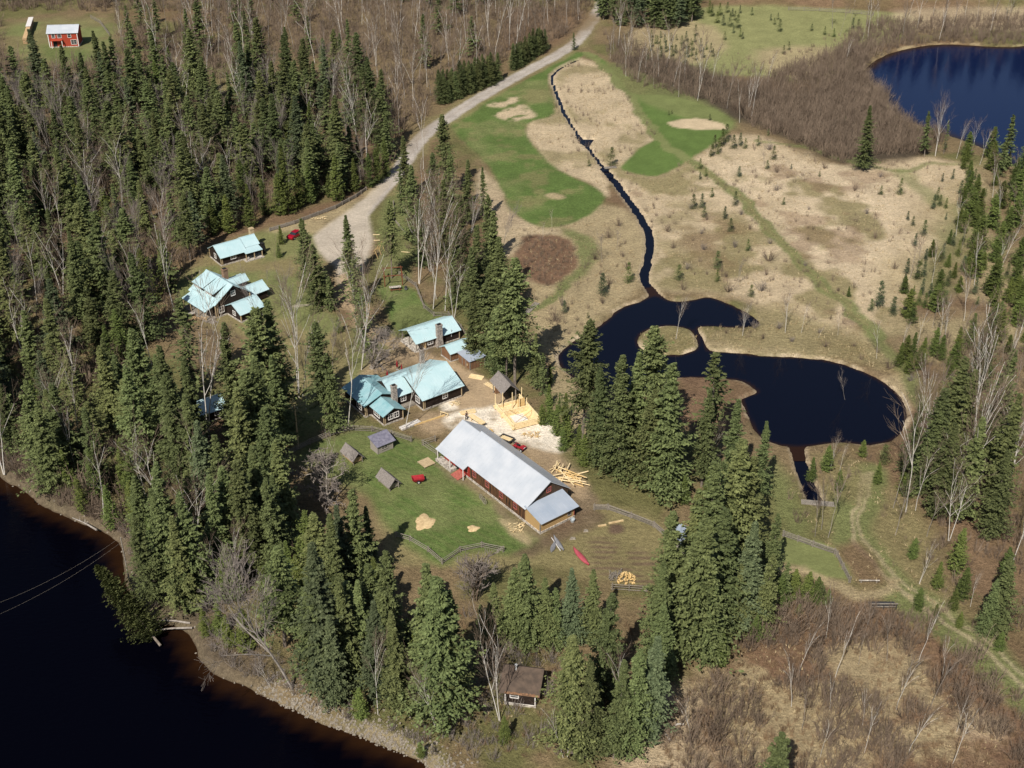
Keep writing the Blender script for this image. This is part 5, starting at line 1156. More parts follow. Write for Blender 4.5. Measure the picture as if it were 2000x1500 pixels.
SPR = [spruce_mesh('spruce_crown', 11 + i, 20, [2.9, 2.5, 3.1, 2.3, 2.8, 3.3, 2.6][i], [.06, .12, .05, .2, .08, .1, .28][i], 21, [.98, 1.08, .9, 1.1, 1.0, .85, .9][i], [.5, .6, .45, .7, .5, .6, .6][i], .70, [.22, .3, .2, .42, .25, .3, .45][i], ['spruce', 'spruce', 'spruce', 'spruce', 'bluespruce', 'spruce', 'spruce'][i], 5, 6) for i in range(7)]
SPT = [trunk_mesh('spruce_trunk', 19, .24, 'sprucebark', 50 + i) for i in range(3)]
BIGP = spruce_mesh('spruce_crown', 41, 20, 3.3, .30, 18, .8, .45, .78, .4, 'spruce', 5, 6)
THIN = spruce_mesh('spruce_crown', 42, 20, 1.9, .15, 8, .7, .7, .9, .55, 'spruce', 4, 2)
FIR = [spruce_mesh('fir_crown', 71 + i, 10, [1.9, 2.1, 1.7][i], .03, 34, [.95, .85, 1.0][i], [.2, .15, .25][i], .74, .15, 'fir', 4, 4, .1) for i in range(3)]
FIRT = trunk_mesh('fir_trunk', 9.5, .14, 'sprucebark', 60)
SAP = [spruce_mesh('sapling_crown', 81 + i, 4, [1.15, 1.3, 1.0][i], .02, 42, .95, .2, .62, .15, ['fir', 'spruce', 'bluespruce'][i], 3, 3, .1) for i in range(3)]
LEAN = spruce_mesh('spruce_crown', 43, 20, 3.1, .10, 34, .75, .25, .85, .3, 'spruce', 5, 5)
BIR = [bare_meshes('birch', 101 + i, 'birch', 'twig_b', h=15, spread=[.36, .48, .4, .55][i], forks=[1, 2, 1, 2][i], bole=[.5, .4, .55, .3][i], nb=8, r0=.125, minr=.018, lvl=3) for i in range(4)]
GREY = [bare_meshes('grey_tree', 131 + i, 'greybark', 'twig', h=14, spread=[.42, .35, .5][i], bole=.35, nb=9, r0=.11, minr=.02, lvl=3) for i in range(3)]
POLE = [bare_meshes('pole_birch', 151 + i, ['birch', 'greybark', 'greybark', 'birch'][i], 'twig_b', h=14, spread=.26, bole=.45, nb=6, r0=.085, lvl=3, minr=.022) for i in range(4)]
APPLE = bare_meshes('apple', 171, 'greybark', 'twig', h=5.2, spread=.95, forks=2, bole=.25, nb=9, r0=.17, curl=.28)
POPLAR = bare_meshes('poplar', 172, 'greybark', 'twig', h=19, spread=.6, forks=1, bole=.4, nb=13, r0=.22, lean=-.25)
ROUND = bare_meshes('round', 173, 'twig_b', 'twig', h=5, spread=.55, forks=6, bole=.1, nb=6, r0=.05, lvl=3)
TREES = []
def tree(kind, x, y, h, crown, trunk, base_h, wide=1.0, tilt=None, group=None, label=None, rnd=random.Random(5), cat=None, z=0.0):
    o = bpy.data.objects.new(kind, None); C.objects.link(o); s = h / base_h; o.empty_display_size = .5
    o.location = (x, y, z); o.scale = (s * wide, s * wide, s); rz = rnd.uniform(0, 6.283)
    if tilt: o.rotation_mode = 'QUATERNION'; o.rotation_quaternion = Vector((0, 0, 1)).rotation_difference(Vector(tilt).normalized())
    else: o.rotation_euler = (rnd.gauss(0, .025), rnd.gauss(0, .025), rz)
    for nm, me in (('crown', crown), ('trunk', trunk)):
        if me is None: continue
        c = bpy.data.objects.new(nm, me); C.objects.link(c); c.parent = o
    tag(o, None, cat or {'spruce_tree': 'spruce', 'fir_tree': 'fir', 'birch_tree': 'birch', 'bare_tree': 'bare tree', 'pole_tree': 'young tree'}.get(kind, kind.replace('_', ' ')), group)
    TREES.append((o, kind, x, y, h, label)); return o
def small(kind, x, y, h, me, base_h, group, cat, wide=1.0, rnd=random.Random(6)):
    o = bpy.data.objects.new(kind, me); C.objects.link(o); s = h / base_h; o.location = (x, y, 0); o.scale = (s * wide, s * wide, s); o.rotation_euler = (0, 0, rnd.uniform(0, 6.28))
    tag(o, None, cat, group); TREES.append((o, kind, x, y, h, None)); return o
RN = random.Random(77); TAKEN = []
def spr(tx, ty, by, v=None, wide=None, h=None, group='tall spruces round the clearing', label=None):
    if h is None: x, y, h = under(tx, ty, by)
    else: x, y = G(tx, ty, h)
    v = RN.randrange(6) if v is None else v; cr = BIGP if v == 'big' else THIN if v == 'thin' else SPR[v]
    TAKEN.append((x, y)); wd = wide or RN.uniform(.95, 1.2) * (20 / h) ** .35
    return tree('spruce_tree', x, y, h, cr, SPT[RN.randrange(3)], 20, wd, group=group, label=label)
# --- individually placed spruces: (top x, top y, foot row, variant, width)
LIST = [
 # in front of the pond
 (1145,630,862,'big',1.05),(1183,722,905,0,1.15),(1218,702,930,2,1.1),(1250,690,905,3,1.2),(1289,640,900,'big',.95),(1318,712,968,0,1.25),(1272,760,950,5,1.1),(1402,686,905,'thin',1.6),(1388,760,950,3,1.0),(1440,778,985,1,1.05),(1501,822,985,3,.95),(1160,790,905,2,1.0),
 (1440,855,1130,5,1.1),(1478,890,1120,2,1.15),(1400,905,1170,0,1.2),(1360,960,1165,1,1.2),(1322,1002,1225,2,1.2),(1372,1010,1290,5,1.1),(1430,990,1240,0,1.2),(1475,1020,1235,4,1.1),(1521,1004,1150,2,.9),(1505,1080,1235,2,1.0),(1295,1100,1300,0,1.05),(1275,1240,1445,4,1.2),(1300,1180,1330,5,1.1),(1400,1110,1290,2,1.0),(1455,1100,1240,0,1.1),(1350,1080,1240,3,1.2),(1540,1100,1180,2,1.1),
 # bottom row
 (1181,1160,1370,2,1.05),(1125,1240,1470,5,1.05),(1150,1290,1480,0,1.0),(1120,1112,1260,4,1.1),(1158,1110,1255,0,1.1),(1031,1087,1262,2,1.2),(1000,1110,1255,2,1.15),(1065,1130,1262,0,1.2),(962,1140,1262,2,1.1),(1090,1150,1262,2,1.0),(940,1180,1255,2,1.1),
 (853,1125,1410,5,1.1),(825,1112,1395,0,1.0),(872,1160,1400,3,1.15),(747,1076,1300,2,1.0),(765,1199,1395,1,1.0),(664,1125,1335,0,1.15),(612,1062,1350,4,1.1),(600,1120,1340,5,1.05),(690,1130,1320,1,1.0),(720,1180,1370,4,1.1),(640,1200,1380,4,1.0),(1210,1290,1480,1,1.0),(1240,1270,1470,2,1.0),
 (690,960,1150,0,1.2),(660,985,1160,4,1.05),(640,1010,1200,1,1.1),(715,985,1120,1,1.0),
 # centre column below the dormer house
 (486,599,870,'big',.95),(525,596,860,0,1.15),(434,634,850,2,1.0),(500,690,940,1,1.2),(470,720,960,'big',.9),(536,690,880,3,1.1),(455,760,990,0,1.15),(510,800,1020,5,1.05),(540,860,1060,0,1.1),(490,870,1080,1,1.2),(460,900,1120,5,1.1),(420,850,1060,0,1.1),(381,826,1040,4,1.1),(400,930,1140,1,1.1),(520,930,1120,2,1.0),(350,581,770,'thin',1.7),(315,676,880,0,1.1),(259,641,850,5,1.1),(360,700,900,1,1.1),(330,760,960,3,1.1),
 (622,630,840,'big',.9),(640,700,845,0,1.0),
 # by the log cabin and the parking
 (593,428,560,0,1.35),(612,476,600,2,1.3),(641,540,606,2,1.3),(628,520,585,0,1.25),(605,500,590,5,1.2),(677,420,545,3,1.15),(757,393,543,'big',.85),(695,505,655,'thin',1.4),(700,560,690,'thin',1.3),(686,470,600,'thin',1.5),
 # east of the drive
 (868,224,385,'big',.85),(790,266,390,1,1.2),(800,320,470,0,1.1),(845,300,430,5,1.05),(880,290,430,3,1.1),(909,315,440,1,1.1),(944,325,430,3,.9),(860,350,500,0,1.1),(820,390,520,2,1.0),(900,380,540,5,1.05),(964,410,600,0,1.1),(930,440,620,1,1.1),(985,470,640,5,1.0),(1006,506,752,'big',1.0),(988,560,745,'big',.8),(950,520,700,0,1.15),(920,560,700,1,1.1),(970,600,735,5,1.1),(925,480,640,3,1.1),(1045,650,760,1,.95),(1062,690,770,2,.95),(890,440,600,0,1.0),(780,330,420,0,.9),(955,380,520,2,1.0),
 # lone and right-hand trees
 (1704,208,332,0,1.15),(1821,217,305,3,1.1),(1982,224,332,0,1.2),(1965,270,345,2,1.0),(1855,235,300,'thin',1.0),
 (1884,697,900,0,1.25),(1905,720,930,1,1.2),(1850,760,960,5,1.15),(1982,683,900,0,1.2),(1960,740,950,'big',1.0),(1870,830,1010,0,1.1),(1830,800,960,2,1.1),(1920,820,1020,1,1.2),(1975,880,1050,0,1.1),(1800,790,930,2,1.0),(1945,600,760,2,1.0),(1990,770,1010,3,1.1),(1982,1092,1235,2,1.15),(1950,1130,1240,2,1.0),
 # right bank of the river
 (264,1010,1180,5,1.0),(300,960,1160,0,1.1),(330,1010,1200,1,1.15),(360,960,1180,0,1.1),(290,900,1110,2,1.0),
 (1530,1430,1640,2,1.1),(1122,64,98,2,1.25),
]
for tx, ty, by, v, wd in LIST: spr(tx, ty, by, v, wd)
# leaning spruce over the river
x, y = G(312, 1262, -1); TAKEN.append((x, y))
tp = Vector((*G(188, 1106, 7.0), 7.0)) - Vector((x, y, -.6))
tree('spruce_tree', x, y, tp.length, LEAN, SPT[0], 20, 1.15, tilt=tp, label='big spruce leaning far out over the black river', z=-.6)
def fir(tx, ty, by, v=None, wide=1.0, group='bright green firs', h=None):
    x, y, h = under(tx, ty, by); TAKEN.append((x, y)); v = RN.randrange(3) if v is None else v
    return tree('fir_tree', x, y, h, FIR[v], FIRT, 10, wide * (9 / max(h, 4)) ** .3, group=group)
for a in [(542,474,503),(546,441,477),(557,1060,1135),(575,1085,1150),(590,1000,1130),(420,1175,1240),(470,1190,1270),(440,1200,1262),(395,1190,1240),(700,1345,1402),(985,1400,1450),(870,1400,1435),(820,1450,1478),(655,1290,1330),(1557,1112,1168),(1580,1118,1175),(1600,1128,1178),(1620,1150,1180),(1530,1120,1190),(230,860,960),(245,890,1000),(170,880,980),(150,930,1000),(205,950,1030),(120,880,960),(250,940,1040),(290,1010,1080),(552,290,418),(580,330,405),(510,350,420),(600,320,398),(640,340,385),(690,310,375),(650,300,392),(720,300,365),(750,270,345),(735,290,358),(480,360,445),(540,340,420),(440,380,455),(410,400,460),
          (1775,655,708),(1790,650,702),(1810,660,712),(1832,640,695),(1846,655,703),(1762,670,716),(1800,675,722),(1780,690,730),(1860,700,740),(1880,640,700),(1905,610,680),(1930,640,710),(1790,1050,1090),(1832,1180,1205),(1800,1150,1190),(1890,1110,1170),(1870,1150,1190),(1840,1100,1150),(1960,1235,1270),(1880,1195,1225),(1660,560,580),(1090,790,850),(1110,810,870),(1075,770,830),(1130,830,890),(1060,790,830),(1100,840,880),(1145,850,910),(1105,770,820),(1340,930,985),(1385,920,970),(1590,895,940),(1620,870,920),(1645,920,960),(1690,860,892),(1720,905,945),(1780,920,970),(660,620,650),(1480,1200,1250),(1415,1240,1300),(1240,1350,1440)]: fir(*a)
# --- dense forest fill
def fill(poly_px, spacing, n_try, fn, avoid=2.6, seed=1, edge=None):
    P = world(poly_px); xs = [p[0] for p in P]; ys = [p[1] for p in P]; g = random.Random(seed); cnt = 0; local = []
    for _ in range(n_try):
        x, y = g.uniform(min(xs), max(xs)), g.uniform(min(ys), max(ys))
        if not inside((x, y), P) or inside((x, y), w_pond) or inside((x, y), w_riv): continue
        if any((x - a) ** 2 + (y - b) ** 2 < spacing ** 2 for a, b in local): continue
        if any((x - a) ** 2 + (y - b) ** 2 < avoid ** 2 for a, b in TAKEN): continue
        local.append((x, y)); fn(x, y, g); cnt += 1
    TAKEN.extend(local); return cnt
def f_spr(lo, hi, group):
    def q(x, y, g):
        h = g.uniform(lo, hi); v = g.choice([0, 0, 1, 1, 2, 3, 4, 5, 5, 6]); tree('spruce_tree', x, y, h, SPR[v], SPT[g.randrange(3)], 20, g.uniform(1.05, 1.4) * (20 / h) ** .35, group=group)
    return q
def f_fir(lo, hi, group):
    def q(x, y, g):
        h = g.uniform(lo, hi); tree('fir_tree', x, y, h, FIR[g.randrange(3)], FIRT, 10, g.uniform(.9, 1.1) * (1.45 if 'meadow' in group else 1), group=group)
    return q
def f_bare(kind, lib, lo, hi, base, group, wide=(.8, 1.1)):
    def q(x, y, g):
        h = g.uniform(lo, hi); t_, c_ = g.choice(lib); tree(kind, x, y, h, c_, t_, base, g.uniform(*wide), group=group)
    return q
def f_mix(*pairs):
    def q(x, y, g):
        r = g.random()
        for p, f in pairs:
            if r < p: return f(x, y, g)
            r -= p
    return q
LEFT = [(-60,235),(20,215),(75,185),(150,215),(230,180),(330,165),(400,215),(470,190),(560,165),(640,150),(700,190),(745,250),(772,310),(745,350),(700,376),(640,388),(560,405),(480,440),(415,455),(385,490),(345,560),(340,640),(300,680),(-60,690)]
GL = 'dense spruces of the big wood on the left'
n1 = fill(LEFT, 5.0, 9000, f_mix((.64, f_spr(11, 24, GL)), (.17, f_bare('bare_tree', GREY, 10, 15, 14, 'grey leafless trees in the left wood', (.6, .9))), (.08, f_fir(6, 14, 'smaller firs inside the left wood')), (.11, f_bare('birch_tree', BIR, 11, 16, 15, 'leafless birches in the left wood'))), 2.8, 3)
LOWL = [(-60,690),(300,690),(330,760),(350,850),(390,900),(400,1000),(430,1060),(540,1070),(590,1120),(560,1200),(480,1190),(420,1150),(360,1170),(270,1085),(245,1045),(160,1000),(90,966),(-40,915)]
n2 = fill(LOWL, 5.2, 5000, f_mix((.62, f_spr(12, 21, 'spruces between the houses and the river')), (.16, f_fir(6, 12, 'bright firs between the houses and the river')), (.22, f_bare('birch_tree', BIR, 9, 14, 15, 'leafless birches near the river'))), 2.8, 4)
BOT = [(590,1150),(700,1130),(760,1200),(800,1260),(830,1330),(760,1370),(690,1350),(600,1320),(540,1260)]
n3 = fill(BOT, 5.0, 1200, f_mix((.7, f_spr(13, 19, 'spruces on the lower bank')), (.3, f_fir(6, 10, 'firs on the lower bank'))), 3.0, 5)
FARW = [(480,-30),(1120,-40),(1165,5),(1140,38),(1100,72),(1060,95),(1010,118),(960,145),(900,180),(850,205),(800,262),(770,285),(745,245),(700,180),(640,135),(560,120),(480,140),(400,110),(360,60)]
GB = 'leafless trees of the far wood beyond the road'
n4 = fill(FARW, 7.3, 9000, f_mix((.86, f_bare('pole_tree', POLE, 11, 17, 14, GB, (.8, 1.15))), (.14, f_spr(13, 19, 'spruces scattered in the far leafless wood'))), 3.0, 6)
n5 = fill([(230,60),(380,40),(480,60),(560,130),(420,170),(300,150),(240,130)], 8.0, 900, f_mix((.65, f_bare('pole_tree', POLE, 11, 16, 14, GB)), (.35, f_spr(12, 19, 'spruces scattered in the far leafless wood'))), 3.0, 7)
n5 += fill([(-60,-40),(480,-50),(480,5),(200,12),(-60,12)], 9, 900, f_mix((.5, f_bare('pole_tree', POLE, 11, 15, 14, GB)), (.5, f_spr(12, 16, 'spruces scattered in the far leafless wood'))), 3.0, 7)
# roadside hedge of young spruces
for row, (a, b, n, hh) in enumerate((((862, 205), (972, 160), 17, 8.5), ((858, 195), (960, 152), 13, 8.5), ((1002, 138), (1066, 98), 11, 8.0), ((1004, 128), (1055, 98), 8, 8.0))):
    for i in range(n):
        k = i / (n - 1); px = a[0] + (b[0] - a[0]) * k; py = a[1] + (b[1] - a[1]) * k + RN.uniform(-2, 2); x, y = G(px, py); h = hh * RN.uniform(.8, 1.15); TAKEN.append((x, y))
        tree('fir_tree', x, y, h, SPR[2], SPT[0], 20, 1.35, group='planted row of young conifers along the road', cat='young conifer')
# dark pine clump at the top
GP = 'dark pines in the clump at the top of the hayfield'
fill([(1178,-20),(1368,-20),(1362,35),(1330,56),(1280,62),(1200,48),(1172,40)], 4.2, 1200, f_spr(11, 15, GP), 2.5, 8)
def f_hill(x, y, g):
    z = 16 * float(sst(478, 522, np.array(y))) * float(sst(70, 100, np.array(x))); h = g.uniform(20, 26)
    tree('spruce_tree', x, y, h, SPR[g.randrange(6)], SPT[0], 20, 1.2, group='tall spruces on the rise beyond the lake', z=z - .5)
fill([(1600,-75),(2240,-75),(2240,-14),(1600,-14)], 6.5, 1800, f_hill, 3, 20)
# poles in the thicket and birches round the marsh
fill([(1190,70),(1300,110),(1400,175),(1480,220),(1440,245),(1380,205),(1290,180),(1230,160),(1180,110)], 6.0, 500, f_bare('pole_tree', POLE, 8, 13, 14, 'slim trees at the edge of the alder marsh'), 3, 9)
fill([(1600,60),(1700,30),(1990,25),(1990,70),(1800,85),(1700,105)], 9.0, 400, f_bare('pole_tree', POLE, 8, 13, 14, 'slim trees on the far lake shore'), 3, 10)
fill([(1780,800),(1990,760),(2080,900),(2080,1180),(1900,1150),(1820,1080),(1770,960)], 6.0, 900, f_mix((.5, f_bare('birch_tree', BIR, 11, 16, 15, 'leafless birches of the right-hand wood')), (.25, f_bare('pole_tree', POLE, 10, 15, 14, 'slim trees of the right-hand wood')), (.25, f_fir(5, 11, 'firs of the right-hand wood'))), 3.0, 11)
fill([(1700,960),(1780,950),(1830,1080),(1760,1070),(1705,1020)], 5.0, 200, f_bare('pole_tree', POLE, 8, 12, 14, 'slim trees beside the grass track'), 3, 12)
fill([(1560,1050),(1600,1030),(1630,1045),(1600,1062)], 2.0, 60, f_bare('pole_tree', POLE, 7, 10, 14, 'slim trees behind the small green lawn'), 1.5, 13)
fill([(1880,300),(2060,320),(2080,700),(1960,700),(1900,560),(1870,430)], 3.9, 2500, f_mix((.8, f_fir(4, 9, 'bushy firs along the right edge of the meadow')), (.2, f_bare('pole_tree', POLE, 6, 10, 14, 'slim trees along the right edge of the meadow'))), 2.5, 14)
fill([(1760,560),(1880,430),(1960,700),(1990,780),(1860,760),(1780,690)], 4.6, 900, f_mix((.6, f_fir(3.5, 7, 'bushy firs along the right edge of the meadow')), (.4, f_bare('pole_tree', POLE, 6, 10, 14, 'slim trees along the right edge of the meadow'))), 3, 15)
fill([(800,520),(860,430),(900,600),(905,640),(870,610),(830,600)], 7.0, 200, f_bare('birch_tree', BIR, 9, 13, 15, 'leafless birches behind the rail fence east of the drive'), 2.5, 16)
fill([(1040,700),(1090,760),(1120,850),(1180,930),(1130,900),(1080,830),(1050,800)], 3.0, 200, f_fir(2.5, 5, 'low firs and brush right of the building site'), 2, 17)
fill([(560,20),(760,20),(640,80)], 6.5, 1, f_fir(3, 4, 'x'), 3, 18)
# individually placed birches and bare trees: (top x, top y, foot x, foot y, lib, variant)
def bare(tx, ty, fx, fy, lib, base, v, kind='birch_tree', group='leafless birches standing round the houses', label=None, wide=.72):
    x, y = G(fx, fy); lo, hi = 1, 40
    for _ in range(40):
        m = (lo + hi) / 2
        if PX(x, y, m)[1] > ty: lo = m
        else: hi = m
    h = m; X, Y = G(tx, ty, h); tilt = Vector((X - x, Y - y, h)); TAKEN.append((x, y)); t_, c_ = lib[v]
    if (X - x) ** 2 + (Y - y) ** 2 > (h * .6) ** 2: tilt = Vector(((X - x) * .5, (Y - y) * .5, h))
    o = tree(kind, x, y, tilt.length, c_, t_, base, wide, tilt=tilt, group=group, label=label); return o
for a in [(235,505,270,648,0),(262,510,272,648,2),(558,590,583,776,1),(590,645,591,776,0),(697,665,680,835,2),(395,640,406,852,3),(711,560,705,722,1),(690,520,697,650,2),(803,705,791,838,0),(824,390,818,554,3),(850,440,845,603,1),(862,450,869,607,0),(826,217,827,330,2),(932,390,920,455,3),(960,610,950,690,0),(865,380,858,470,1),
          (1325,592,1320,662,0),(1452,610,1450,656,1),(1388,868,1368,945,1),(1425,850,1432,930,0),(1793,815,1769,1000,2),(1925,790,1858,985,1),(1900,800,1880,1010,0),(1985,840,1940,1000,2),(1815,1080,1795,1140,1),(1900,1130,1895,1185,0),(942,1255,975,1408,3),(817,1330,852,1428,1),(1105,1385,1108,1478,0),(1132,1385,1120,1476,3),(1080,1400,1100,1480,2),(715,1270,738,1395,0),(500,1300,530,1345,1),
          (1210,1300,1215,1400,2),(1455,600,1450,655,0),(1340,1380,1350,1450,2),(185,450,200,560,0),(110,360,120,470,2),(225,250,232,340,1),(405,255,400,330,0),(500,60,505,130,2),(1470,150,1462,215,3),(1505,110,1498,165,0),(1660,85,1650,125,1),(1835,225,1826,305,1),(1878,250,1868,310,0),(1910,250,1895,305,2),(1570,600,1565,650,0),(1640,620,1636,655,2),(1535,590,1533,650,1),(1605,640,1598,660,0),(1715,640,1712,700,2),(1765,640,1760,690,0),(1850,600,1845,660,1),(1630,870,1622,915,1),(1645,875,1640,920,0),(1062,440,1060,470,2),(1078,415,1078,443,2),(600,690,598,800,2),(415,655,410,760,0),(640,880,650,960,3),(90,760,110,880,1),(40,830,60,920,0),(130,820,150,930,2),(370,1090,395,1180,0),(410,1080,440,1175,2),(440,1050,465,1165,0)]:
    bare(*a[:4], BIR, 15, a[4])
bare(508, 1120, 572, 1345, [POPLAR], 19, 0, 'bare_tree', 'big leafless trees', 'tall grey leafless poplar leaning left above the river bank', .9)
bare(632, 900, 640, 985, [APPLE], 5.2, 0, 'bare_tree', 'big leafless trees', 'wide crooked grey tree beside the two open woodsheds', 1.0)
bare(752, 655, 726, 720, [APPLE], 5.2, 0, 'bare_tree', 'big leafless trees', 'dark crooked leafless tree on the grass right of the white birch by the drive', .9)
bare(925, 1095, 928, 1172, [ROUND], 5, 0, 'bare_tree', 'big leafless trees', 'round leafless grey bush below the zigzag rail fence', 1.2)
for tx, ty, fx, fy, v in [(470,560,520,650,0),(545,540,550,610,1),(560,560,575,640,2),(520,530,522,560,0),(380,700,395,760,1),(1490,300,1492,325,0),(1170,460,1176,512,2),(1205,455,1205,490,0),(1440,520,1442,560,1),(1640,740,1650,780,0),(920,400,925,470,0),(985,420,980,500,1),(640,640,650,720,1),(700,330,705,372,0),(250,400,255,470,1),(290,370,300,460,2),(350,400,345,460,0),(160,330,170,430,2)]:
    bare(tx, ty, fx, fy, GREY, 14, v, 'bare_tree', 'grey leafless trees')
# --- saplings and shrubs of the meadow
SH = [np_mesh('shrub', shrub_quads(201 + i, 2.4, 26, .42), 4, [['twig', 'twig_b', 'twig_b'][i]]) for i in range(3)]
def saps(pts, group='young conifers dotted over the meadow', lo=1.5, hi=3.2):
    for px, py, *hh in pts:
        x, y = G(px, py); h = hh[0] if hh else RN.uniform(lo, hi); small('young_spruce', x, y, h, SAP[RN.randrange(3)], 4, group, 'young conifer', RN.uniform(.9, 1.2))
saps([(1194,325,5.5),(1150,325,2),(1354,408,4),(1370,406,4),(1435,402,4),(1415,428,3.5),(1426,452,3.5),(1375,425,3),(1390,385,2.5),(1510,312,4),(1498,330,2.5),(1443,345,3),(1367,330,3),(1378,345,2.5),(1367,350,2),(1757,380,4.5),(1822,408,4),(1835,402,3),(1772,430,2.5),(1460,490,3),(1466,580,3),(1400,525,4.5),(1176,576,5.5),(1227,552,5),(1102,612,3.2),(1148,622,1.5),(1325,548,4),(1400,550,3),(1715,600,6.5),(1700,608,3),(1765,562,3.5),(1790,545,4.5),(1770,535,4),(1800,575,4),(1815,580,3.5),(1743,615,4.5),(1780,632,5),(1805,600,3.5),(1850,560,4),(1880,530,4),(1840,505,4),(1807,508,3),(1860,480,3.5),(1870,500,4),
      (1522,62,4.5),(1512,48,2.5),(1505,40,2.5),(1519,38,2.5),(1665,56,4),(1675,56,3.5),(1430,32,3),(1445,26,3),(1468,30,3),(1358,70,4),(1445,72,3),(1432,65,3),(1450,76,2.5),(1415,78,3),(1400,45,4),(1412,50,4),(1425,52,5),(1440,55,5),(1390,32,4.5),(1385,25,4.5),(1405,30,4.5),(1420,25,4),(1435,40,3.5),(1530,105,3),(1540,98,3),(1628,72,3),(1610,68,3),(1585,60,2.5),(1306,225,1.5),(1386,235,2),(1312,222,1.2),(1650,240,2),(1500,265,2),
      (1395,290,4),(1402,300,4.5),(1410,285,5),(1418,275,5),(1390,305,3.5),(1432,290,4),(1445,285,4),(1455,290,3),(1480,285,3),(1600,1180,4),(1720,380,2.5),(1545,330,1.5),(1600,345,1.5),(1530,400,2),(1860,350,3),(1840,355,2.5),(1875,380,4),(1890,360,4),(1905,375,5),(1560,1200,2),(1725,905,4),(1760,960,4),(1290,110,3),(1300,95,3),(1320,105,3),(1335,95,3),(1350,110,3),(1280,85,3),(1310,80,3),(1265,120,2.5)])
fill([(1270,70),(1360,80),(1400,110),(1330,125),(1270,110)], 3.0, 300, lambda x, y, g: small('young_spruce', x, y, g.uniform(2, 3.6), SAP[g.randrange(3)], 4, 'bushy young conifers below the dark pine clump', 'young conifer'), 2, 21)
fill([(1780,400),(1900,340),(2000,420),(2010,640),(1900,600),(1780,600)], 5.0, 300, lambda x, y, g: small('young_spruce', x, y, g.uniform(1.5, 4.5), SAP[g.randrange(3)], 4, 'young conifers along the right edge of the meadow', 'young conifer'), 2, 22)
def shr(poly, sp, n, lo, hi, group, seed, vs=(0, 1, 2)):
    return fill(poly, sp, n, lambda x, y, g: small('shrub', x, y, g.uniform(lo, hi), SH[g.choice(vs)], 2.4, group, 'shrub', g.uniform(.9, 1.5)), 1.5, seed)
shr([(1300,400),(1500,420),(1560,560),(1480,600),(1320,570),(1280,480)], 7, 400, 1.2, 3, 'leafless shrubs scattered over the meadow', 31)
shr([(1500,290),(1750,330),(1750,560),(1650,600),(1530,480)], 12, 300, 1, 2.6, 'leafless shrubs scattered over the meadow', 32)
shr([(1150,440),(1230,440),(1250,540),(1200,580),(1120,640),(1060,640),(1150,540)], 6, 200, 1.2, 2.8, 'leafless shrubs between the lawn and the pond', 33)
shr([(1400,650),(1660,690),(1770,770),(1790,740),(1720,670),(1560,640),(1420,640)], 4.5, 400, 1, 2.2, 'leafless shrubs on the far bank of the pond', 34)

# --- thickets nobody could count: one object each
def thicket(name, label, polys, spacing, lo, hi, m, seed, stems=9, r=.02, sub=3, sp=.4, jitter=1.0, cat='thicket', keep=None):
    g = np.random.default_rng(seed); T = [shrub_quads(seed * 10 + i, 1.0, stems, sp, r, sub) for i in range(6)]; out = []
    for poly in polys:
        P = world(poly); xs = [p[0] for p in P]; ys = [p[1] for p in P]
        X, Y = np.meshgrid(np.arange(min(xs), max(xs), spacing), np.arange(min(ys), max(ys), spacing)); X = X.ravel() + g.normal(0, spacing * .35 * jitter, X.size); Y = Y.ravel() + g.normal(0, spacing * .35 * jitter, Y.size)
        s = sdf_poly(X, Y, P); k = (s > 0) & (sdf_poly(X, Y, w_riv) < -1) & (sdf_poly(X, Y, w_lake) < -1) & (sdf_poly(X, Y, w_pond) < -.8)
        dens = fbm(X, Y, 9, seed, 3); k &= dens > (keep if keep else 0)
        for x, y, dn in zip(X[k], Y[k], dens[k]):
            h = g.uniform(lo, hi) * (.7 + .6 * dn); a = g.random() * 6.28; q = T[g.integers(6)]; c, s_ = math.cos(a), math.sin(a)
            v = np.empty_like(q); v[..., 0] = (q[..., 0] * c - q[..., 1] * s_) * h * .9 + x; v[..., 1] = (q[..., 0] * s_ + q[..., 1] * c) * h * .9 + y; v[..., 2] = q[..., 2] * h; out.append(v)
    me = np_mesh(name, np.concatenate(out), 4, [m]); o = bpy.data.objects.new(name, me); C.objects.link(o); tag(o, label, cat, None, 'stuff'); return len(out)
thicket('alder_thicket', 'dense grey-brown leafless alder thicket beside the blue lake', [[(1560,130),(1640,100),(1700,95),(1690,130),(1705,160),(1742,205),(1792,250),(1850,275),(1800,300),(1700,305),(1640,320),(1600,300),(1530,270),(1480,255),(1440,215),(1480,165)]], 1.9, 3.2, 5.2, 'twig_b', 41, 12, .0085, 4)
thicket('marsh_brush', 'belt of leafless brush between the upper lawn and the hayfield', [[(1180,65),(1230,90),(1300,115),(1400,150),(1480,165),(1440,225),(1380,200),(1300,180),(1240,165),(1190,120)]], 2.2, 2.5, 4.2, 'twig_b', 42, 10, .010, 3)
thicket('lakeside_brush', 'leafless brush along the far shore of the blue lake', [[(1640,85),(1700,45),(1800,40),(2060,35),(2060,91),(1840,87),(1780,94),(1700,125),(1660,120)]], 2.2, 2.5, 4.5, 'twig_b', 43, 12, .011, 3, keep=.25)
thicket('wood_undergrowth', 'leafless undergrowth filling the far wood beyond the road', [FARW], 3.0, 2.5, 5.5, 'twig_b', 44, 10, .010, 3, keep=.3)
thicket('river_brush', 'grey and brown brush along the river bank', [[(-30,880),(80,950),(230,1030),(300,1180),(380,1210),(420,1290),(560,1360),(700,1410),(820,1470),(1000,1490),(1000,1440),(800,1400),(640,1340),(480,1240),(400,1160),(350,1060),(150,960),(20,860)], [(880,1180),(1000,1260),(1100,1290),(1100,1480),(880,1450),(900,1300)]], 1.6, .9, 2.6, 'twig', 45, 14, .011, 3, keep=.30)
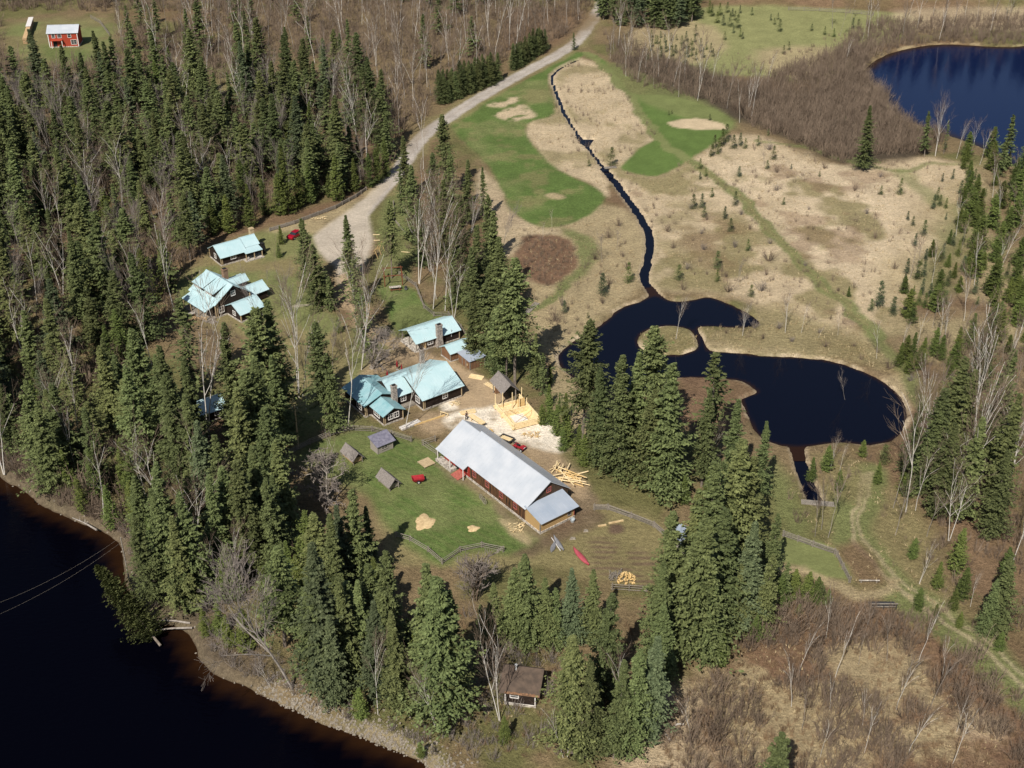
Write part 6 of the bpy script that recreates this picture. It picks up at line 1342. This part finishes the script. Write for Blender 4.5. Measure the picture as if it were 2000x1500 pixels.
thicket('hillside_brush', 'brown leafless brush over the slope at the lower right', [[(1560,1170),(1700,1200),(1820,1220),(1960,1330),(2060,1420),(2060,1560),(1260,1560),(1300,1400),(1420,1280),(1500,1200)]], 1.6, .9, 4.2, 'twig_b', 46, 16, .009, 4, keep=.44)
thicket('hillside_grass_brush', 'low tawny scrub between the brown brush of the lower right slope', [[(1560,1170),(1700,1200),(1820,1220),(1960,1330),(2060,1420),(2060,1560),(1260,1560),(1300,1400),(1420,1280),(1500,1200)]], 1.3, .4, 1.4, 'twig_t', 56, 16, .010, 3, keep=.30)
thicket('right_wood_brush', 'brown brush between the trees of the right-hand wood', [[(1765,690),(1900,640),(2060,700),(2060,1300),(1900,1190),(1800,1080),(1740,1000),(1760,900),(1800,820),(1790,740)]], 2.0, 1.0, 3.4, 'twig_b', 57, 13, .010, 3, keep=.40)
thicket('left_bank_brush', 'tall grey-brown brush hanging over the river at the left edge', [[(-60,850),(80,900),(190,985),(250,1050),(256,1075),(215,1043),(150,1013),(80,982),(20,942),(-60,915)]], 1.2, 1.6, 3.6, 'twig_b', 58, 15, .011, 4)
thicket('bottom_brush', 'brown bramble and grass scrub round the brown-roofed cabin', [[(640,1240),(760,1200),(900,1190),(1010,1260),(1100,1270),(1260,1180),(1260,1480),(880,1480),(760,1420),(640,1370)]], 1.7, .4, 1.3, 'twig_t', 52, 14, .012, 3, keep=.36)
fill([(1560,1250),(1700,1240),(1820,1300),(1900,1400),(1880,1500),(1560,1500),(1500,1400)], 4.2, 300, f_bare('pole_tree', POLE, 5, 9, 14, 'slim birches among the brush of the lower right slope'), 2, 19)
thicket('red_brush', 'reddish low brush in the round boggy patch below the upper lawn', [[(1030,465),(1092,465),(1125,500),(1100,540),(1050,552),(1022,520)]], 1.5, .8, 1.4, 'twig_b', 47, 12, .012, 3)
thicket('bank_brush', 'low brush round the pond outlet and the grass track', [[(1520,880),(1600,880),(1700,880),(1690,930),(1600,960),(1650,1080),(1720,1140),(1760,1150),(1720,1060),(1700,990),(1760,980),(1820,1090),(1900,1180),(1960,1250),(1900,1240),(1800,1170),(1740,1130),(1660,1130),(1610,1060),(1560,1040),(1530,950)]], 2.6, .7, 2.0, 'twig_b', 48, 11, .011, 3, keep=.40)
thicket('wood_brush', 'undergrowth between the spruces of the left wood', [LEFT, LOWL, [(-60,-30),(10,60),(20,110),(90,135),(200,120),(240,60),(400,60),(480,130),(400,200),(20,210),(-60,230)], [(-60,-40),(480,-40),(480,25),(-60,22)]], 2.9, 1.5, 6.0, 'twig_b', 49, 12, .011, 3, keep=.34)
thicket('garden_brush', 'sparse brown brush between the houses', [[(430,640),(560,650),(680,650),(680,760),(580,830),(450,760),(380,760),(370,660)], [(760,520),(860,420),(960,640),(1000,740),(900,650),(830,600)], [(1190,1160),(1260,1160),(1240,1400),(1190,1400)]], 2.8, .8, 2.0, 'twig_b', 50, 12, .010, 3, keep=.42)
thicket('meadow_brush', 'low wispy brush dotted over the dry meadow and pond banks', [MEADOW, TRI, [(985,450),(1180,430),(1250,500),(1260,570),(1160,630),(1080,700),(1050,690),(1030,560)], [(1380,645),(1500,600),(1700,670),(1790,780),(1765,790),(1680,720),(1400,685)], [(1250,650),(1360,645),(1355,685),(1270,688)]], 3.2, .5, 1.7, 'twig_b', 53, 12, .009, 3, keep=.50)
thicket('field_brush', 'small brown brush scattered over the green hayfield', [[(1330,90),(1480,110),(1560,100),(1640,60),(1700,70),(1600,120),(1560,160),(1480,150),(1330,140)]], 3.5, .8, 2.0, 'twig_b', 54, 12, .012, 3, keep=.48)
# --- dry grass tussocks: one object
def tussocks():
    g = np.random.default_rng(9); out = []
    for poly, dn in ((MEADOW, .55), (TRI, .6), ([(985,450),(1180,430),(1250,500),(1260,570),(1160,630),(1080,700),(1050,690),(1030,560)], .8), ([(1240,640),(1370,632),(1372,690),(1250,695)], 1.5), ([(1380,645),(1500,600),(1700,670),(1790,780),(1765,770),(1680,710),(1400,680)], 1.2), ([(1400,1250),(1560,1180),(1960,1400),(1960,1500),(1240,1500),(1300,1380)], 1.2), ([(700,1400),(1050,1450),(1260,1480),(1250,1380),(1000,1280),(850,1420)], 1.0), ([(1530,880),(1760,880),(1850,1200),(1700,1180),(1550,1000)], .7)):
        P = world(poly); xs = [p[0] for p in P]; ys = [p[1] for p in P]; n = int((max(xs) - min(xs)) * (max(ys) - min(ys)) * dn * .9)
        x = g.uniform(min(xs), max(xs), n); y = g.uniform(min(ys), max(ys), n); k = (sdf_poly(x, y, P) > 0) & (fbm(x, y, 6, 88, 3) > .40) & (np.minimum(sdf_poly(x, y, w_pond), -sdf_poly(x, y, w_isl)) < -.4) & (sdf_line(x, y, w_ca, 1.0) < -.5) & (sdf_line(x, y, w_cb, 2.0) < -.6) & (sdf_line(x, y, w_out, 2.2) < -.6); x, y = x[k], y[k]
        for _ in range(3):
            m = len(x); a = g.random(m) * 6.28; h = g.uniform(.15, .5, m); w = g.uniform(.05, .14, m); lx, ly = g.normal(0, .25, m), g.normal(0, .25, m); ox, oy = x + g.normal(0, .12, m), y + g.normal(0, .12, m)
            z0 = np.full(m, -.12); c, s = np.cos(a) * w, np.sin(a) * w
            out.append(np.stack([np.stack([ox - c, oy - s, z0], 1), np.stack([ox + c, oy + s, z0], 1), np.stack([ox + lx, oy + ly, h], 1)], 1))
    V = np.concatenate(out); me = np_mesh('dry_grass', V, 3, ['straw'], g.random(len(V))); o = bpy.data.objects.new('dry_grass', me); C.objects.link(o); tag(o, 'dry straw-coloured grass tussocks over the meadows and banks', 'grass', None, 'stuff')
M['straw'] = leaf_mat('dry_grass_blades', (.22, .16, .08), (.46, .37, .22), (1, 1, 1))
tussocks()
# stones of the river bank
g = np.random.default_rng(5); PR = w_riv; seg = [(p, PR[(i + 1) % len(PR)]) for i, p in enumerate(PR)]; V = []; 
for (ax, ay), (bx, by) in seg:
    if ay > 200 or ax < -110 or ay < 85 or by < 85 or ax > 30: continue
    L = math.hypot(bx - ax, by - ay); nx, ny = -(by - ay) / L, (bx - ax) / L
    dense = 1.0 if ax > -36 else .03
    for _ in range(int(L * 34 * dense)):
        k = g.random(); o_ = abs(g.normal(0, 2.0)) - .4; sx = 1 if inside((ax + nx * .5, ay + ny * .5), PR) else -1; c = np.array([ax + (bx - ax) * k - sx * nx * o_, ay + (by - ay) * k - sx * ny * o_, .03 - 1.9 * float(sst(-2.0, 1.8, -o_))])
        s = g.uniform(.07, .22); q = g.normal(0, 1, (8, 3)); q = q / np.linalg.norm(q, axis=1, keepdims=True) * s * g.uniform(.7, 1.1, (8, 1)); base = np.array([[-1, -1, -1], [1, -1, -1], [1, 1, -1], [-1, 1, -1], [-.7, -.7, .6], [.7, -.7, .6], [.7, .7, .6], [-.7, .7, .6]]) * s * g.uniform(.6, 1.1, (8, 3)); base[:, :2] = base[:, :2] @ np.array([[math.cos(k * 6), -math.sin(k * 6)], [math.sin(k * 6), math.cos(k * 6)]]); base += c
        for f in ((4, 5, 6, 7), (0, 1, 5, 4), (1, 2, 6, 5), (2, 3, 7, 6), (3, 0, 4, 7)): V.append(base[list(f)])
me = np_mesh('river_stones', np.array(V), 4, ['rock']); o = bpy.data.objects.new('river_stones', me); C.objects.link(o); tag(o, 'pale stones and gravel along the river edge', 'stones', None, 'stuff')

# ------------------------------------------------------------------ past 300 of a kind: the rest as one object of stuff
def overflow(kind, name, label, cat, sub):
    L = sorted([t_ for t_ in TREES if t_[1] == kind], key=lambda q: -q[4] / math.hypot(q[3], CAM_H)); rest = L[298:]
    if not rest: return
    parts = {}
    for tr in rest:
        o = tr[0]; mt = np.array(o.matrix_basis)
        for ch in list(o.children):
            V, T, m_ = MESHV[ch.data.name]
            k = sub if ch.name.startswith('crown') else 1; V = V[::k]
            if k > 1: c = V.mean(1, keepdims=True); V = c + (V - c) * (1.25 if k == 2 else 1.5)
            parts.setdefault(m_, []).append((V @ mt[:3, :3].T + mt[:3, 3], np.zeros(len(V)) if T is None else T[::k])); bpy.data.objects.remove(ch)
        bpy.data.objects.remove(o); TREES.remove(tr)
    ms = list(parts); A = [np.concatenate([p[0] for p in parts[m_]]) for m_ in ms]; T = [np.concatenate([p[1] for p in parts[m_]]) for m_ in ms]
    me = np_mesh(name, np.concatenate(A), 4, ms, np.concatenate(T), np.concatenate([np.full(len(a), i) for i, a in enumerate(A)]))
    o = bpy.data.objects.new(name, me); C.objects.link(o); tag(o, label, cat, None, 'stuff')
overflow('spruce_tree', 'distant_spruces', 'farther dark spruces massed in the woods at the top left', 'spruces', 3)
overflow('pole_tree', 'distant_leafless_trees', 'farther slim leafless trees massed in the far wood', 'trees', 1)

# ------------------------------------------------------------------ labels that place every tree by its neighbours
LM = [('silver-roofed barn', 950, 930), ('large turquoise lodge', 790, 790), ('dormer house', 445, 585), ('long log cabin', 465, 490), ('stone-chimney cabin', 840, 665), ('red far house', 125, 80),
      ('brown-roofed cabin', 1020, 1350), ('roofless log cabin', 1010, 815), ('grey plank shed', 750, 870), ('half-hidden turquoise hut', 395, 790), ('wooden pergola', 770, 555), ('red canoe', 1135, 1085), ('utility pole', 583, 870),
      ('pond island', 1305, 665), ('pond right end', 1765, 810), ('pond outlet', 1560, 900), ('pond peninsula', 1440, 760), ('lone meadow spruce', 1690, 332), ('blue lake near shore', 1790, 250), ('blue lake far shore', 1850, 80),
      ('round brown bog patch', 1070, 510), ('star-shaped creek pool', 1142, 277), ('gravel road bend', 800, 300), ('gravel parking area', 680, 450), ('road top end', 1150, 50), ('oval straw patch', 1355, 243), ('leaning river spruce', 300, 1180),
      ('river left corner', 20, 945), ('river cable pole', 232, 1055), ('lower river bank tip', 830, 1480), ('plank footbridge', 1595, 982), ('dark railing', 1725, 1190), ('grass track end', 1960, 1300), ('hayfield', 1600, 50), ('small fenced lawn', 1590, 1090),
      ('upper green lawn', 1080, 380), ('dark pine clump', 1270, 40), ('left photo edge', 10, 480), ('lower right slope', 1600, 1380), ('meadow track', 1520, 470), ('right photo edge', 1990, 560), ('roadside conifer row', 915, 180)]
NOUN = {'spruce_tree': 'spruce', 'fir_tree': 'fir', 'birch_tree': 'white birch', 'bare_tree': 'grey leafless tree', 'pole_tree': 'slim leafless tree', 'young_spruce': 'young conifer', 'shrub': 'leafless shrub'}
ORD = ['', 'second', 'third', 'fourth', 'fifth', 'sixth', 'seventh', 'eighth', 'ninth', 'tenth', 'eleventh', 'twelfth']
ORD += [a + b for a in ('thirteen', 'fourteen', 'fifteen', 'sixteen', 'seventeen', 'eighteen', 'nineteen') for b in ('th',)] + ['twentieth'] + ['twenty-' + q for q in ('first', 'second', 'third', 'fourth', 'fifth', 'sixth', 'seventh', 'eighth', 'ninth')] + ['thirtieth'] + ['thirty-' + q for q in ('first', 'second', 'third', 'fourth', 'fifth', 'sixth', 'seventh', 'eighth', 'ninth')] + ['fortieth'] + ['forty-' + q for q in ('first', 'second', 'third', 'fourth', 'fifth', 'sixth', 'seventh', 'eighth', 'ninth')]
LMW = [(n, *G(a, b)) for n, a, b in LM]; cell = {}
for tr in TREES:
    o, kind, x, y, h, lab = tr
    if lab: o['label'] = lab; continue
    n, lx, ly = min(LMW, key=lambda l: (l[1] - x) ** 2 + (l[2] - y) ** 2); dx, dy = x - lx, y - ly; a = math.degrees(math.atan2(dy, dx)) % 360
    d = ['right of', 'behind and right of', 'behind', 'behind and left of', 'left of', 'in front and left of', 'in front of', 'in front and right of'][int((a + 22.5) // 45) % 8]
    cell.setdefault((kind, n, d), []).append((dx * dx + dy * dy, tr))
for (kind, n, d), L in cell.items():
    L.sort(key=lambda q: q[0])
    for i, (_, tr) in enumerate(L):
        h = tr[4]; size = {'spruce_tree': 'very tall dark' if h > 22 else 'tall dark' if h > 15 else 'smaller dark', 'fir_tree': 'bright green' if h < 8 else 'taller bright green'}.get(kind, 'tall' if h > 13 else 'small' if h < 2.2 else '')
        tr[0]['label'] = ' '.join(f"{size} {NOUN[kind]}, {ORD[min(i, len(ORD) - 1)]} nearest {d} the {n}".split())
